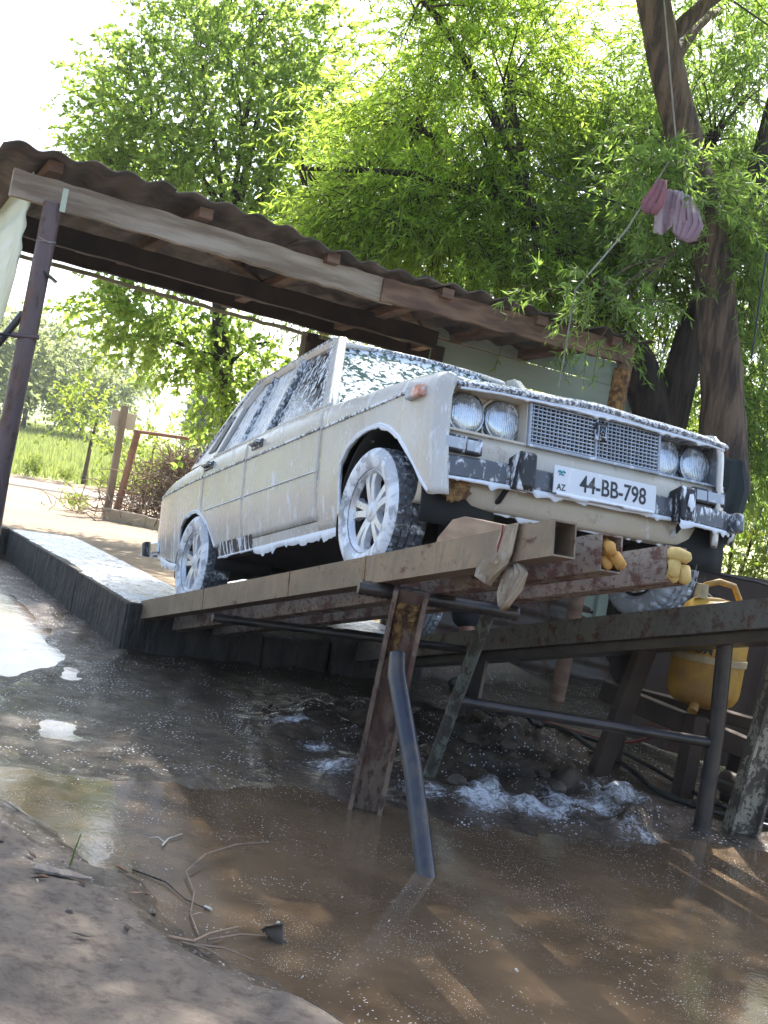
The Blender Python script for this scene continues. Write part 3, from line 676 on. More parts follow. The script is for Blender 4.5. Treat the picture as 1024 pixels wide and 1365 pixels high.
for s in (-1, 1):
    fe = side_panel('front_fender', -.445, .637, s, top_in=[(.735, .005), (.71, .006)])
    fd = side_panel('front_door', -1.428, -.452, s, zmin=.305, top_in=[(.74, .004)])
    rd_ = side_panel('rear_door', -2.110, -1.434, s, zmin=.305, top_in=[(.74, .004)])
    qu = side_panel('rear_quarter', -3.17, -2.116, s, top_in=[(.72, .006), (.66, .008)])
    side_panel('sill', -1.80, -.215, s, mat='paint' , zmax=.30)
    # dark bare patch of wet sill where the foam has run off
    if s < 0:
        mb = MB(); G = []
        for i in range(20):
            x = -1.77 + .50 * i / 19
            G.append([(x, s * (side_y(x, z) + .0025), z) for z in (.252, .28, .325)])
        mb.grid(G).build('bare_sill_patch', foamy('bare_sill', (.014, .014, .016), .49, .55, 26, (1.5, 1, .22), rough=.4), car, smooth=60)
    # chrome strips
    def strip(x0, x1, z, h, name, parent):
        mb = MB(); G = []; n = max(3, int((x1 - x0) / .06))
        for i in range(n + 1):
            x = x0 + (x1 - x0) * i / n; y = side_y(x, z) * tpf(s, x)
            G.append([(x, s * (y - .001), z + h), (x, s * (y + .007), z + h * .6), (x, s * (y + .008), z - h * .6), (x, s * (y - .001), z - h)])
        return mb.grid(G).build(name, M['bare_trim'], parent, smooth=40)
    M.setdefault('bare_trim', foamy('trim_strip', (.02, .022, .026), .42, .55, 40, (1, 1, .4), rough=.2, film=.1))
    strip(-.44, .44, .742, .008, 'trim_strip', fe); strip(-1.42, -.458, .746, .008, 'trim_strip', fd); strip(-2.10, -1.44, .750, .008, 'trim_strip', rd_); strip(-3.08, -2.125, .752, .008, 'trim_strip', qu)
    # foam lying along the lower crease
    for (x0, x1, pr) in ((-1.40, -.46, fd), (-2.05, -1.44, rd_)):
        MB().tube([(x0 + (x1 - x0) * i / 12, s * (side_y(x0 + (x1 - x0) * i / 12, .54) + .002), .541) for i in range(13)], .0035, 6).build('foam_line', M['foam'], pr, smooth=60)
    # handles
    for hx, pr in ((-1.27, fd), (-2.04, rd_)):
        hz = .806; y = side_y(hx, hz)
        h = MB().box((hx, s * (y + .004), hz), (.15, .012, .046)).build('handle', M['bumper'], pr, bevel=.005)
        MB().tube([(hx - .06, s * (y + .010), hz + .004), (hx - .05, s * (y + .026), hz + .006), (hx + .05, s * (y + .026), hz + .006), (hx + .06, s * (y + .010), hz + .004)], .011, 8).build('grip', M['chrome'], h, smooth=60)
    # side marker lamp on the fender
    y = side_y(.50, .725) * tpf(s, .50)
    mk = MB().box((.500, s * (y + .012), .722), (.10, .034, .046)).build('side_marker', M['amber'], fe, bevel=.008)
    MB().box((.452, s * (y + .013), .722), (.05, .037, .049)).build('lamp_body', M['lens'], mk, bevel=.008)
# ------------------------------------------------------------------ greenhouse
def gy_(z): return .752 - .185 * (z - .88) / .48
def gh(x, z, s, o=0): return Vector((x, s * (gy_(z) + o), z))
rg_ = []; nR = 18
for i in range(nR + 1):
    t = i / nR; x = -.935 - 1.21 * t; zc = 1.372 + .035 * math.sin(math.pi * (t * .9 + .05)) - .055 * max(0, t - .7) / .3; row = []
    for j in range(15):
        u = j / 7 - 1; yy = .572 * u; row.append((x, yy, zc - .035 * abs(u) ** 3 - (.022 if abs(u) == 1 else 0)))
    rg_.append(row)
roof = MB().grid(rg_).build('roof', M['paint'], car, smooth=40, solid=.02)
# windscreen
def ws(u, t):   # u -1..1 across, t 0 base..1 top
    yb = .655; yt = .535; y = u * (yb + (yt - yb) * t)
    return Vector((-.565 - .362 * t - .06 * u * u, y, .905 + .452 * t))
MB().grid([[ws(-1 + 2 * j / 16, i / 8) for j in range(17)] for i in range(9)]).build('windscreen', M['glass_front'], car, smooth=60)
ring = [ws(-1, i / 8) for i in range(9)] + [ws(-1 + 2 * j / 16, 1) for j in range(1, 17)] + [ws(1, 1 - i / 8) for i in range(1, 9)] + [ws(1 - 2 * j / 16, 0) for j in range(1, 17)]
MB().tube([p + Vector((.006, 0, .004)) for p in ring], .013, 6, cap=False).build('windscreen_seal', M['bumper_top'], car, smooth=60)
# rear window
def rw(u, t): return Vector((-2.52 + .37 * t, u * (.64 - .10 * t), .88 + .44 * t))
MB().grid([[rw(-1 + 2 * j / 8, i / 4) for j in range(9)] for i in range(5)]).build('rear_window', M['glass_rear'], car, smooth=60)
for s in (-1, 1):
    # A pillar
    P0 = [(-.50, .872), (-.875, 1.365), (-.955, 1.372), (-.60, .882)]
    MB().prism([gh(x, z, s) for x, z in P0], (0, -s * .05, 0)).build('a_pillar', M['paint'], car, bevel=.008)
    # screen post between side frame and windscreen
    MB().grid([[ws(s, i / 8) + Vector((.004, s * .004, 0)), gh(-.50 - .375 * i / 8, .872 + .49 * i / 8, s, -.012)] for i in range(9)]).build('screen_post', M['paint'], car, smooth=50, solid=.01)
    # side glass
    fw = [(-.60, .895), (-.905, 1.315), (-1.275, 1.325), (-1.275, .905)]
    MB().prism([gh(x, z, s, -.020) for x, z in fw], (0, -s * .006, 0)).build('side_window', M['glass_side'], car)
    rwp = [(-1.40, .905), (-1.40, 1.325), (-1.86, 1.305), (-1.98, 1.20), (-2.05, .905)]
    MB().prism([gh(x, z, s, -.020) for x, z in rwp], (0, -s * .006, 0)).build('side_window', M['glass_rear'], car)
    # frames
    def fr(pts, w, name, mat='paint', o=0.0, d=.03):
        for a, b in zip(pts[:-1], pts[1:]):
            A_ = gh(a[0], a[1], s, o - d / 2); B_ = gh(b[0], b[1], s, o - d / 2)
            MB().bar(A_, B_, d, w, up=(0, s * .35, 1) if abs(a[0] - b[0]) > abs(a[1] - b[1]) else (1, 0, 0)).build(name, M[mat], car, bevel=.006)
    fr([(-1.34, .87), (-1.335, 1.34)], .055, 'b_pillar', 'paint', .004)
    fr([(-1.295, .88), (-1.29, 1.33)], .022, 'window_frame', 'bumper_top', .006)
    fr([(-.60, .888), (-.92, 1.318)], .022, 'window_frame', 'bumper_top', .006)
    fr([(-.90, 1.335), (-1.34, 1.342)], .034, 'window_frame', 'paint', .003)
    fr([(-1.34, 1.342), (-1.88, 1.325)], .034, 'window_frame', 'paint', .003)
    fr([(-1.88, 1.325), (-2.03, 1.19), (-2.10, .89)], .040, 'window_frame', 'paint', .003)
    fr([(-1.70, .885), (-1.70, 1.32)], .014, 'quarter_light_bar', 'bumper_top', .004)
    fr([(-.50, .884), (-2.12, .884)], .022, 'belt_trim', 'paint', .006)
    fr([(-.93, 1.362), (-2.0, 1.352)], .022, 'rain_gutter', 'bumper_top', .012)
    fr([(-2.0, 1.352), (-2.48, .90)], .018, 'rain_gutter', 'bumper_top', .010)
    # C pillar
    MB().prism([gh(x, z, s) for x, z in [(-2.10, .872), (-2.03, 1.20), (-1.90, 1.345), (-2.15, 1.335), (-2.53, .865)]], (0, -s * .06, 0)).build('c_pillar', M['paint'], car, bevel=.006)
    MB().prism([gh(x, z, s, .002) for x, z in [(-2.15, .93), (-2.10, 1.15), (-2.16, 1.15), (-2.28, .93)]], (0, s * .004, 0)).build('pillar_vent', M['rubber'], car)
# black box painting the unlit interior dark behind the foamed glass
MB().box((-1.55, 0, .85), (1.1, 1.0, .50)).build('interior_shade_box', M['black'], car)
# ------------------------------------------------------------------ bonnet, boot, front end
hg = []
for i in range(16):
    t = i / 15; x = -.52 + 1.13 * t; row = []
    for j in range(17):
        u = j / 8 - 1; row.append((x, .703 * u, .905 - .118 * t ** 1.25 - .028 * abs(u) ** 3 + .012 * math.exp(-(u * 5) ** 2)))
    hg.append(row)
hg.append([(.628, p[1], p[2] - .012) for p in hg[-1]]); hg.append([(.634, p[1], p[2] - .022) for p in hg[-2]])
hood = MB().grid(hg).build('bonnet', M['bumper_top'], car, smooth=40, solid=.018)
MB().tube([(.625, -.69 + 1.38 * k / 30, .770 - .020 * abs(-1 + k / 15) ** 3 ) for k in range(31)], .011, 8).build('lip_foam', M['foam'], hood, smooth=60)
MB().grid([[(-.52 - .08 * i, -.68 + 1.36 * j / 8, .89 + .015 * i) for j in range(9)] for i in range(2)]).build('cowl', M['rubber'], car, solid=.02)
tg = [[(-2.50 - .63 * i / 8, -.70 + 1.4 * j / 8, .872 - .035 * (i / 8) ** 2 - .012 * abs(j / 4 - 1) ** 3) for j in range(9)] for i in range(9)]
MB().grid(tg).build('boot_lid', M['paint'], car, smooth=40, solid=.02)
MB().box((-3.155, 0, .60), (.04, 1.36, .44)).build('rear_panel', M['paint'], car, bevel=.01)
# nose
nose = MB()
nose.grid([[(.606 - .012 * (k / 8 - 1) ** 2, -.735 + 1.47 * k / 16, z) for k in range(17)] for z in (.40, .45, .52, .566)])
nose.build('nose_panel', M['paint_front'], car, smooth=40, solid=.012)
vg = []
for (z, dx) in ((.405, 0), (.36, .004), (.32, -.004), (.292, -.020), (.280, -.05)):
    vg.append([(.600 + dx - .16 * abs(-1 + k / 12) ** 5, (-.735 + 1.47 * k / 24), z + .02 * abs(-1 + k / 12) ** 3) for k in range(25)])
MB().grid(vg).build('front_valance', M['paint_front'], car, smooth=40, solid=.012)
rp_ = MB(); blob_mesh(rp_, (.600, -.645, .335), (.010, .062, .042), 12, .35, Matrix.Rotation(.5, 3, 'X')); rp_.build('rust_patch', M['rust_lump'], car, smooth=70)
for s in (-1, 1):
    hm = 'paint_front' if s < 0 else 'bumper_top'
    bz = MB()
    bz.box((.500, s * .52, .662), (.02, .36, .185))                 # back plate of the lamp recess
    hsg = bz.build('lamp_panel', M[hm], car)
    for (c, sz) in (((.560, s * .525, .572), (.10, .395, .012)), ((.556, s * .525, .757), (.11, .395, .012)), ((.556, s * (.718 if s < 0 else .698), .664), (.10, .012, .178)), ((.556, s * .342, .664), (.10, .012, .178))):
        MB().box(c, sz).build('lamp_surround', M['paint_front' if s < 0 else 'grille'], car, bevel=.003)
    for k, y in enumerate((.602, .425)):
        o = (0, s * y, .662)
        hl = MB().lathe([(.500, .090), (.535, .090), (.548, .086), (.550, .080), (.545, .077)], o, 'x', 36).build('headlight', M['chrome'], car, smooth=50)
        pr = [(.546 + .018 * math.cos(t), .0775 * math.sin(t)) for t in [math.pi / 2 * i / 6 for i in range(7)]]
        MB().lathe(pr, o, 'x', 36).build('lens', M['headlamp'], hl, smooth=80)
        MB().lathe([(.51, .105), (.53, .104), (.532, .096)], o, 'x', 30).build('bowl', M['rubber' if k == 0 or s > 0 else 'paint_front'], hl, smooth=50)
    # turn signal under the lamps
    to = 0 if s < 0 else -.035
    ts = MB().box((.618, s * (.655 + to), .512), (.03, .185, .068)).build('turn_signal', M['rubber'], car, bevel=.006)
    MB().box((.631, s * (.690 + to), .512), (.012, .095, .046)).build('lens', M['lens'], ts, bevel=.004)
    MB().box((.631, s * (.608 + to), .512), (.012, .058, .046)).build('lens', M['lens'], ts, bevel=.004)
    # rear lamps
    MB().box((-3.172, s * .56, .62), (.02, .25, .13)).build('tail_lamp', M['amber'], car, bevel=.008)
# grille
gb = MB().box((.525, 0, .663), (.02, .66, .18)).build('grille_backing', M['black'], car)
for (c, sz) in (((.606, 0, .758), (.03, .69, .014)), ((.606, 0, .572), (.03, .69, .014)), ((.606, -.337, .665), (.03, .014, .186)), ((.606, .337, .665), (.03, .014, .186)), ((.612, 0, .665), (.02, .010, .186))):
    MB().box(c, sz).build('grille_frame', M['grille'], car, bevel=.003)
vb = MB().box((0, 0, 0), (.012, .0040, .176)); hb = MB().box((0, 0, 0), (.010, .664, .0050))
vo_ = None; ho_ = None
for k in range(31):
    y = -.318 + .636 * k / 30
    if vo_ is None: vo_ = vb.build('grille_bar', M['grille'], car); o = vo_
    else: o = vo_.copy(); COL.objects.link(o)
    o.location = (.606, y, .665); o.rotation_euler = (random.gauss(0, .012), 0, random.gauss(0, .05))
for k in range(11):
    if ho_ is None: ho_ = hb.build('grille_bar', M['grille'], car); o = ho_
    else: o = ho_.copy(); COL.objects.link(o)
    o.location = (.610, 0, .585 + .160 * k / 10)
em = MB().box((.628, .012, .690), (.022, .058, .076)).build('emblem', M['rubber'], car, bevel=.006)
MB().tube([(.641, .030, .665), (.641, -.008, .665), (.641, -.008, .712), (.641, .030, .712), (.641, .030, .665)], .004, 6).build('emblem_rim', M['chrome'], em)
MB().tube([(.641, .022, .690), (.641, .010, .700), (.641, .004, .684), (.641, .018, .676)], .004, 6).build('emblem_mark', M['chrome'], em)
# bumper: a channel that bends back at both ends
bp = []; bpath = []
for k in range(33):
    u = -1 + k / 16; y = .77 * u; x = .680 - .06 * abs(u) ** 3
    if abs(u) == 1: x -= .02
    bpath.append((x, y))
for (x, y) in bpath:
    row = [(x - .05, y, .464), (x - .012, y, .464), (x + .003, y, .455), (x + .006, y, .425), (x + .003, y, .382), (x - .012, y, .370), (x - .05, y, .370)]
    bp.append(row)
bumper = MB().grid(bp).build('front_bumper', M['bumper'], car, smooth=40, solid=.006)
for s in (-1, 1):
    if s > 0: MB().box((.598, s * .775, .418), (.13, .05, .088), Matrix.Rotation(s * .12, 3, 'Z')).build('bumper_end', M['bumper'], bumper, bevel=.012)
    ov = MB().prism([(.645, s * .41 - .040, .490), (.725, s * .41 - .034, .512), (.738, s * .41 - .034, .500), (.738, s * .41 - .034, .372), (.725, s * .41 - .034, .352), (.645, s * .41 - .040, .365)], (0, .076, 0)).build('overrider', M['rubber'], bumper, bevel=.008)
    if s > 0:
        bm_ = MB(); blob_mesh(bm_, (.742, s * .41 + .012, .440), (.006, .018, .036), 8, .25); bm_.build('foam', M['foam'], ov, smooth=80)
    MB().tube([(.65, s * .45, .36), (.60, s * .45, .32), (.56, s * .45, .315)], .012, 8).build('tow_eye', M['rubber'], bumper, smooth=60)
MB().tube([(.56, .785, .40), (.57, .80, .37), (.55, .82, .335)], [.03, .025, .012], 8).build('hanging_rubber', M['rubber'], bumper, smooth=60)
MB().box((-3.215, 0, .415), (.06, 1.50, .085)).build('rear_bumper', M['chrome'], car, bevel=.012)
for s in (-1, 1):
    MB().box((-3.10, s * .765, .415), (.24, .045, .082), Matrix.Rotation(-s * .1, 3, 'Z')).build('rear_bumper_corner', M['chrome'], car, bevel=.012)
    MB().box((-3.185, s * .79, .415), (.08, .05, .10)).build('rear_bumper_cap', M['rubber'], car, bevel=.012)
# number plate
pl = MB().box((.700, 0, .432), (.006, .525, .115)).build('number_plate', M['plate'], car, bevel=.002)
def text_mesh(txt, size, mat, parent, mtx, name, ext=.0006, sx=1.0, bold=0.0):
    cu = bpy.data.curves.new(name, 'FONT'); cu.body = txt; cu.size = size; cu.extrude = ext; cu.align_x = 'CENTER'; cu.align_y = 'CENTER'; cu.offset = bold
    tmp = bpy.data.objects.new(name, cu); COL.objects.link(tmp); bpy.context.view_layer.update()
    me = bpy.data.meshes.new_from_object(tmp.evaluated_get(bpy.context.evaluated_depsgraph_get()))
    bpy.data.objects.remove(tmp); me.materials.clear(); me.materials.append(mat)
    me.transform(Matrix.Diagonal((sx, 1, 1, 1))); me.transform(mtx)
    o = bpy.data.objects.new(name, me); COL.objects.link(o); o.parent = parent; return o
# text plane: its x runs along +y of the car, its y up, facing +x
TX = Matrix(((0, 0, 1, 0), (1, 0, 0, 0), (0, 1, 0, 0), (0, 0, 0, 1)))
text_mesh('44-BB-798', .098, M['ink'], pl, Matrix.Translation((.7038, .038, .430)) @ TX, 'lettering', sx=.82, bold=.0014)
text_mesh('AZ', .036, M['ink'], pl, Matrix.Translation((.7038, -.225, .400)) @ TX, 'lettering', sx=.9, bold=.0006)
MB().tube([(.704, -.243, .462), (.704, -.236, .468), (.704, -.228, .462), (.704, -.219, .468), (.704, -.209, .463)], .0045, 6).build('flag_mark', M['blue_ink'], pl)
MB().tube([(.704, -.237, .452), (.704, -.226, .456), (.704, -.216, .451)], .0035, 6).build('flag_mark', M['blue_ink'], pl)
# ------------------------------------------------------------------ underside
MB().box((-1.0, 0, .265), (1.55, 1.44, .05)).build('floor_pan', M['black'], car, bevel=.01)
MB().box((-2.55, 0, .33), (1.1, .95, .06)).build('boot_floor', M['black'], car, bevel=.01)
MB().box((.12, 0, .45), (.85, .92, .30)).build('engine_bay', M['black'], car, bevel=.03)
MB().box((.13, 0, .235), (.16, 1.0, .09)).build('front_crossmember', M['black'], car, bevel=.02)
MB().tube([(-2.18, -.66, .25), (-2.18, .66, .25)], .04, 10).build('rear_axle', M['black'], car, smooth=50)
MB().tube([(.0, .12, .23), (-1.2, .16, .205), (-1.9, .2, .21), (-3.1, .3, .28)], .028, 8).build('exhaust_pipe', M['steel_dark'], car, smooth=50)
MB().tube([(-1.1, .16, .20), (-1.6, .18, .20)], .07, 10).build('silencer', M['steel_dark'], car, smooth=50)
for (cx, cz, r) in ((.16, .29, .385), (-2.18, .27, .37)):
    for s in (-1, 1):
        G = []
        for k in range(25):
            a = -0.25 + (math.pi + .5) * k / 24
            G.append([(cx + r * math.cos(a) * 1.02, s * y, cz + r * math.sin(a)) for y in (.775, .70, .55, .44)])
        MB().grid(G).build('wheel_housing', foamy('housing_foam', (.008, .008, .008), .66, .8, 9, rough=.8), car, smooth=50, solid=.01)
        MB().box((cx, s * .44, cz + .16), (r * 2, .01, .46)).build('housing_wall', M['black'], car)
# ------------------------------------------------------------------ wheels
M['tyre_far'] = foamy('far_tyre_foam', (.03, .04, .055), .42, .68, 20, (1, .7, 1), film=.5, rough=.45)
M['barrel'] = foamy('barrel_foam', (.03, .032, .036), .56, .7, 14, rough=.4)
def make_wheel(loc, s):
    R_ = .277; n = 184
    prof = [(-.070, .176), (-.084, .192), (-.090, .222), (-.086, .250), (-.074, .267), (-.066, .273)]
    tread = [(-.062, .2755), (-.040, .277), (-.039, .270), (-.031, .270), (-.030, .278), (-.005, .2785), (-.004, .270), (.004, .270), (.005, .2785), (.030, .278), (.031, .270), (.039, .270), (.040, .277), (.062, .2755)]
    outer = [(.066, .273), (.074, .267), (.086, .250), (.088, .243), (.0895, .238), (.090, .222), (.084, .192), (.074, .180), (.066, .176)]
    P_ = prof + tread + outer; a0 = len(prof); a1 = a0 + len(tread)
    def rmod(j, k):
        if j < a0 - 2 or j > a1 + 1: return 0
        ph = k + (2 if P_[j][0] > 0 else 0) + (abs(P_[j][0]) * 90 if abs(P_[j][0]) < .035 else 0)
        return -.008 if (int(ph) % 5) < 2 else 0
    w = MB().lathe([(s * a, r) for a, r in [(.060, .176), (.072, .181), (.074, .176), (.066, .168), (.050, .160), (.046, .162), (.050, .174)]], (0, 0, 0), 'y', 48).build('wheel', M['rim'], car, smooth=40)
    w.location = loc
    MB().lathe([(s * a, r) for a, r in [(.047, .160), (.01, .157), (-.064, .160), (-.066, .176)]], (0, 0, 0), 'y', 40).build('barrel', M['barrel'], w, smooth=40)
    MB().lathe([(s * a, r) for a, r in P_], (0, 0, 0), 'y', n, rmod).build('tyre', M['tyre'] if s < 0 else M['tyre_far'], w, smooth=28)
    MB().lathe([(s * (a + .0012), r) for a, r in [(.067, .2725), (.074, .2665), (.086, .2495), (.089, .243), (.0905, .238), (.0905, .222), (.0845, .192), (.075, .181)]], (0, 0, 0), 'y', 60).build('sidewall', M['sidewall'], w, smooth=60)
    for k in range(5):
        for t in (-1, 1):
            a = math.pi / 2 + .12 + k * 2 * math.pi / 5; V = []
            for (r, off, hw, ax, dp) in ((.036, .30, .020, .052, .030), (.085, .20, .0175, .060, .030), (.130, .185, .0175, .062, .030), (.166, .20, .023, .058, .034)):
                ang = a + t * off; c = Vector((math.cos(ang) * r, 0, math.sin(ang) * r)); tn = Vector((-math.sin(ang), 0, math.cos(ang)))
                V.append([c + tn * hw + Vector((0, s * (ax - dp), 0)), c + tn * hw * .8 + Vector((0, s * ax, 0)), c - tn * hw * .8 + Vector((0, s * ax, 0)), c - tn * hw + Vector((0, s * (ax - dp), 0))])
            MB().grid(V, closed=True).build('spoke', M['rim'], w, smooth=40)
    MB().lathe([(s * a, r) for a, r in [(.02, .052), (.050, .050), (.058, .040), (.060, .022), (.064, .020), (.066, .001)]], (0, 0, 0), 'y', 24).build('hub_cap', M['rim'], w, smooth=40)
    MB().lathe([(s * a, r) for a, r in [(-.03, .13), (.0, .13), (.002, .10), (.004, .001)]], (0, 0, 0), 'y', 30).build('brake_disc', M['black'], w, smooth=40)
    MB().lathe([(s * a, r) for a, r in [(-.06, .14), (-.062, .06), (-.05, .001)]], (0, 0, 0), 'y', 24).build('back_plate', M['tyre'], w, smooth=40)
    return w
for s in (-1, 1):
    make_wheel((.12, s * .725, .280), s); make_wheel((-2.18, s * .722, .252), s)
# ------------------------------------------------------------------ foam hanging from the edges
def foam_skirt(pts, out, drop, parent, jag=1.0, step=.006, name='foam', th=.010, up=.006):
    P = [Vector(p) for p in pts]; D = [0]
    for a, b in zip(P[:-1], P[1:]): D.append(D[-1] + (b - a).length)
    n = max(8, int(D[-1] / step)); rows = []
    s0 = random.random() * 100
    for i in range(n + 1):
        d = D[-1] * i / n; k = max(0, min(len(P) - 2, int(np.searchsorted(D, d)) - 1)); t = (d - D[k]) / max(1e-6, D[k + 1] - D[k])
        p = P[k].lerp(P[k + 1], t); o = Vector(out)
        nz = float(vnoise(np.array([d * 34 + s0]), np.array([.5]), 3)[0]); nz2 = float(vnoise(np.array([d * 9 + s0]), np.array([.5]), 5)[0])
        L_ = drop * (.25 + .55 * nz2 + jag * 1.5 * max(0, nz - .55) ** 1.0)
        rows.append([p + Vector((0, 0, up)), p + o * th * .8 + Vector((0, 0, -L_ * .25)), p + o * th * .7 + Vector((0, 0, -L_ * .7)), p + o * th * .1 + Vector((0, 0, -L_)), p - o * .004 + Vector((0, 0, -L_ * .6))])
    return MB().grid(rows).build(name, M['foam'], parent, smooth=70)
def side_path(x0, x1, z, s, n=20, o=.0): return [(x0 + (x1 - x0) * i / n, s * (side_y(x0 + (x1 - x0) * i / n, z) + o), z) for i in range(n + 1)]
foam_skirt(side_path(-1.25, -.22, .252, -1), (0, -1, 0), .060, car, 1.3)
foam_skirt(side_path(-1.80, -1.25, .250, -1), (0, -1, 0), .018, car, 1)
for (a, b) in ((-.212, .578), (-2.522, -1.81)):
    pts = [(x, -side_y(x, z) - .001, z + .006) for x, z in ZL if a <= x <= b]
    # a thick foam roll round the wheel-arch lip
    MB().tube([(p[0], p[1] + .004, p[2] + .006) for p in pts], [.006 + .006 * random.random() for _ in pts], 8).build('arch_foam', M['foam'], car, smooth=70)
    foam_skirt([p for p in pts if p[2] > .45], (0, -1, 0), .020, car, 1, th=.006)
foam_skirt([(p[0] - .004, p[1], .373) for p in bpath], (1, 0, 0), .026, bumper, 1.2)
foam_skirt([(.6 - .16 * abs(-1 + k / 12) ** 5 - .04, -.735 + 1.47 * k / 24, .284 + .02 * abs(-1 + k / 12) ** 3) for k in range(1, 25)], (1, 0, 0), .026, car, 1.2)
foam_skirt([(.702, -.25 + .5 * k / 10, .377) for k in range(11)], (1, 0, 0), .020, pl, 1.)
foam_skirt([(.634, -.69 + 1.38 * k / 20, .758 - .02 * abs(-1 + k / 10) ** 3) for k in range(21)], (1, 0, 0), .016, hood, 1.)
foam_skirt([(.725, .375 + .075 * k / 4, .366) for k in range(5)], (1, 0, 0), .05, bumper, 1.2)
foam_skirt([(-2.9, -.765, .335), (-2.7, -.77, .285), (-2.53, -.775, .262)], (0, -1, 0), .05, car, 1.2)
# foam running off the tyres and tubes

# ================================================================== CARPORT OVER THE RAMP
cp = thing('carport', 'open timber carport with wavy corrugated roof and boarded back wall', 'carport', (-3.3, 0, -.36))
CO = Vector(cp.location)
def W(*p): return Vector(p) - CO
# front beam: a weathered, slightly uneven plank
def plank(a, b, w, h, name, mat, n=30, wob=.006, up=(0, 0, 1), parent=cp, chip=0):
    a = Vector(a) - CO; b = Vector(b) - CO; x = (b - a).normalized(); y = Vector(up).cross(x).normalized(); z = x.cross(y); G = []
    for i in range(n + 1):
        c = a.lerp(b, i / n); k = random.uniform(-wob, wob); ch = max(0, random.gauss(0, chip)) if chip else 0
        G.append([c + y * (-w / 2) + z * (h / 2 + k), c + y * (w / 2) + z * (h / 2 + k), c + y * (w / 2) + z * (-h / 2 + k * .6 + ch), c + y * (-w / 2) + z * (-h / 2 + k + ch * 1.4)])
    mb = MB().grid(G, closed=True); m = len(G) * 4
    mb.f.append((3, 2, 1, 0)); mb.f.append((m - 4, m - 3, m - 2, m - 1))
    return mb.build(name, M[mat], parent, bevel=.004)
plank((-2.40, -2.14, 2.192), (-2.40, .30, 2.150), .055, .155, 'front_beam', 'timber_grey', chip=.006)
plank((-2.375, .18, 2.150), (-2.375, 2.20, 2.165), .055, .15, 'front_beam', 'timber_brown', chip=.006)
plank((-3.40, -1.98, 2.135), (-3.40, 1.16, 2.085), .07, .13, 'rear_beam', 'timber_dark')
plank((-4.20, -1.92, 2.145), (-4.20, 2.6, 2.06), .06, .09, 'rear_beam', 'timber_dark')
plank((-4.26, -1.95, 2.075), (-4.26, .5, 2.01), .02, .03, 'edge_batten', 'board_yellow')
def shz(y): return float(np.interp(y, [-2.3, -1.7, -1, 0, 1.1, 2.2], [2.365, 2.368, 2.345, 2.285, 2.268, 2.262]))
for y in (-1.94, -1.05, -.21, .63, 1.37, 2.0):
    y += random.uniform(-.02, .02); z0 = shz(y) - .045
    plank((-2.30, y, z0), (-4.5, y + random.uniform(-.1, .1), z0 - .125), .085, .065, 'purlin', 'timber_brown', n=8)
plank((-2.48, -1.2, 2.235), (-4.2, .3, 2.17), .10, .022, 'diagonal_board', 'timber_brown', n=6)
plank((-2.48, .1, 2.235), (-4.1, 1.5, 2.17), .12, .022, 'diagonal_board', 'timber_brown', n=6)
# corrugated roof sheets, each its own piece
wl0 = .20
for k in range(5):
    y0 = -2.24 + k * .89; y1 = y0 + .96; G = []; dz = .012 * (k % 2) + random.uniform(-.004, .004); fx = -2.24 + random.uniform(-.035, .03) + (.05 if k == 0 else 0)
    ny_ = 54; n_ = 10
    for i in range(n_ + 1):
        x = fx + (-4.45 - fx) * i / n_; row = []
        for j in range(ny_ + 1):
            y = y0 + (y1 - y0) * j / ny_
            chip = .07 * float(fbm(np.array([y * 7.]), np.array([k * 3.]), 3, 9)[0]) if i == 0 else 0
            z = shz(y) - .06 * (fx - x) + .015 * math.sin(2 * math.pi * y / wl0) + dz + .008 * math.sin(y * 2.3 + x) - .006
            row.append(W(x + chip, y, z))
        G.append(row)
    MB().grid(G).build('roof_sheet', M['slate'], cp, smooth=60, solid=.009, off=1)
# posts
def post(pts, r, mat='purple_pipe'): return MB().tube([W(*p) for p in pts], r, 14).build('post', M[mat], cp, smooth=50)
p_ = post([(-2.36, -1.915, -.42), (-2.38, -1.925, .6), (-2.385, -1.91, 1.4), (-2.36, -1.905, 2.13)], [.058, .056, .054, .053])
MB().box(W(-2.30, -1.86, 2.15), (.012, .03, .13)).build('bracket', M['sheet_green'], p_)
MB().tube([W(-2.31, -1.96, 1.92), W(-2.295, -1.90, 1.90), W(-2.30, -1.86, 1.91), W(-2.31, -1.96, 1.90)], .003, 5).build('wire_tie', M['rope'], p_)
MB().box(W(-2.335, -1.855, 1.72), (.05, .09, .012), Matrix.Rotation(-.5, 3, 'X')).build('hook_plate', M['steel_dark'], p_)
MB().tube([W(-2.36, -2.0, 1.36), W(-2.33, -1.855, 1.375)], .016, 8).build('pin', M['purple_pipe'], p_, smooth=50)
MB().tube([W(-2.36, -2.6, 1.30), W(-2.36, -1.95, 1.36)], .010, 6).build('rail', M['steel_dark'], cp, smooth=50)
MB().tube([W(-2.42, -1.95, 1.50), W(-2.50, -2.25, .9), W(-2.6, -2.75, -.2)], .022, 8).build('stay', M['steel_dark'], cp, smooth=50)
rp = post([(-2.38, 2.10, -.4), (-2.38, 2.13, 1.1), (-2.38, 2.16, 2.09)], [.055, .055, .055], 'timber_brown')
bm_ = MB(); G = []
for i in range(26):
    z = 1.55 + .50 * i / 25; row = []
    for j in range(10):
        a = 2 * math.pi * j / 10; r = .058 * (1 + random.uniform(-.05, .16)); row.append(W(-2.38 + r * math.cos(a), 2.145 + r * math.sin(a), z))
    G.append(row)
bm_.grid(G, closed=True).build('rust_scale', M['rust_lump'], rp, smooth=80)
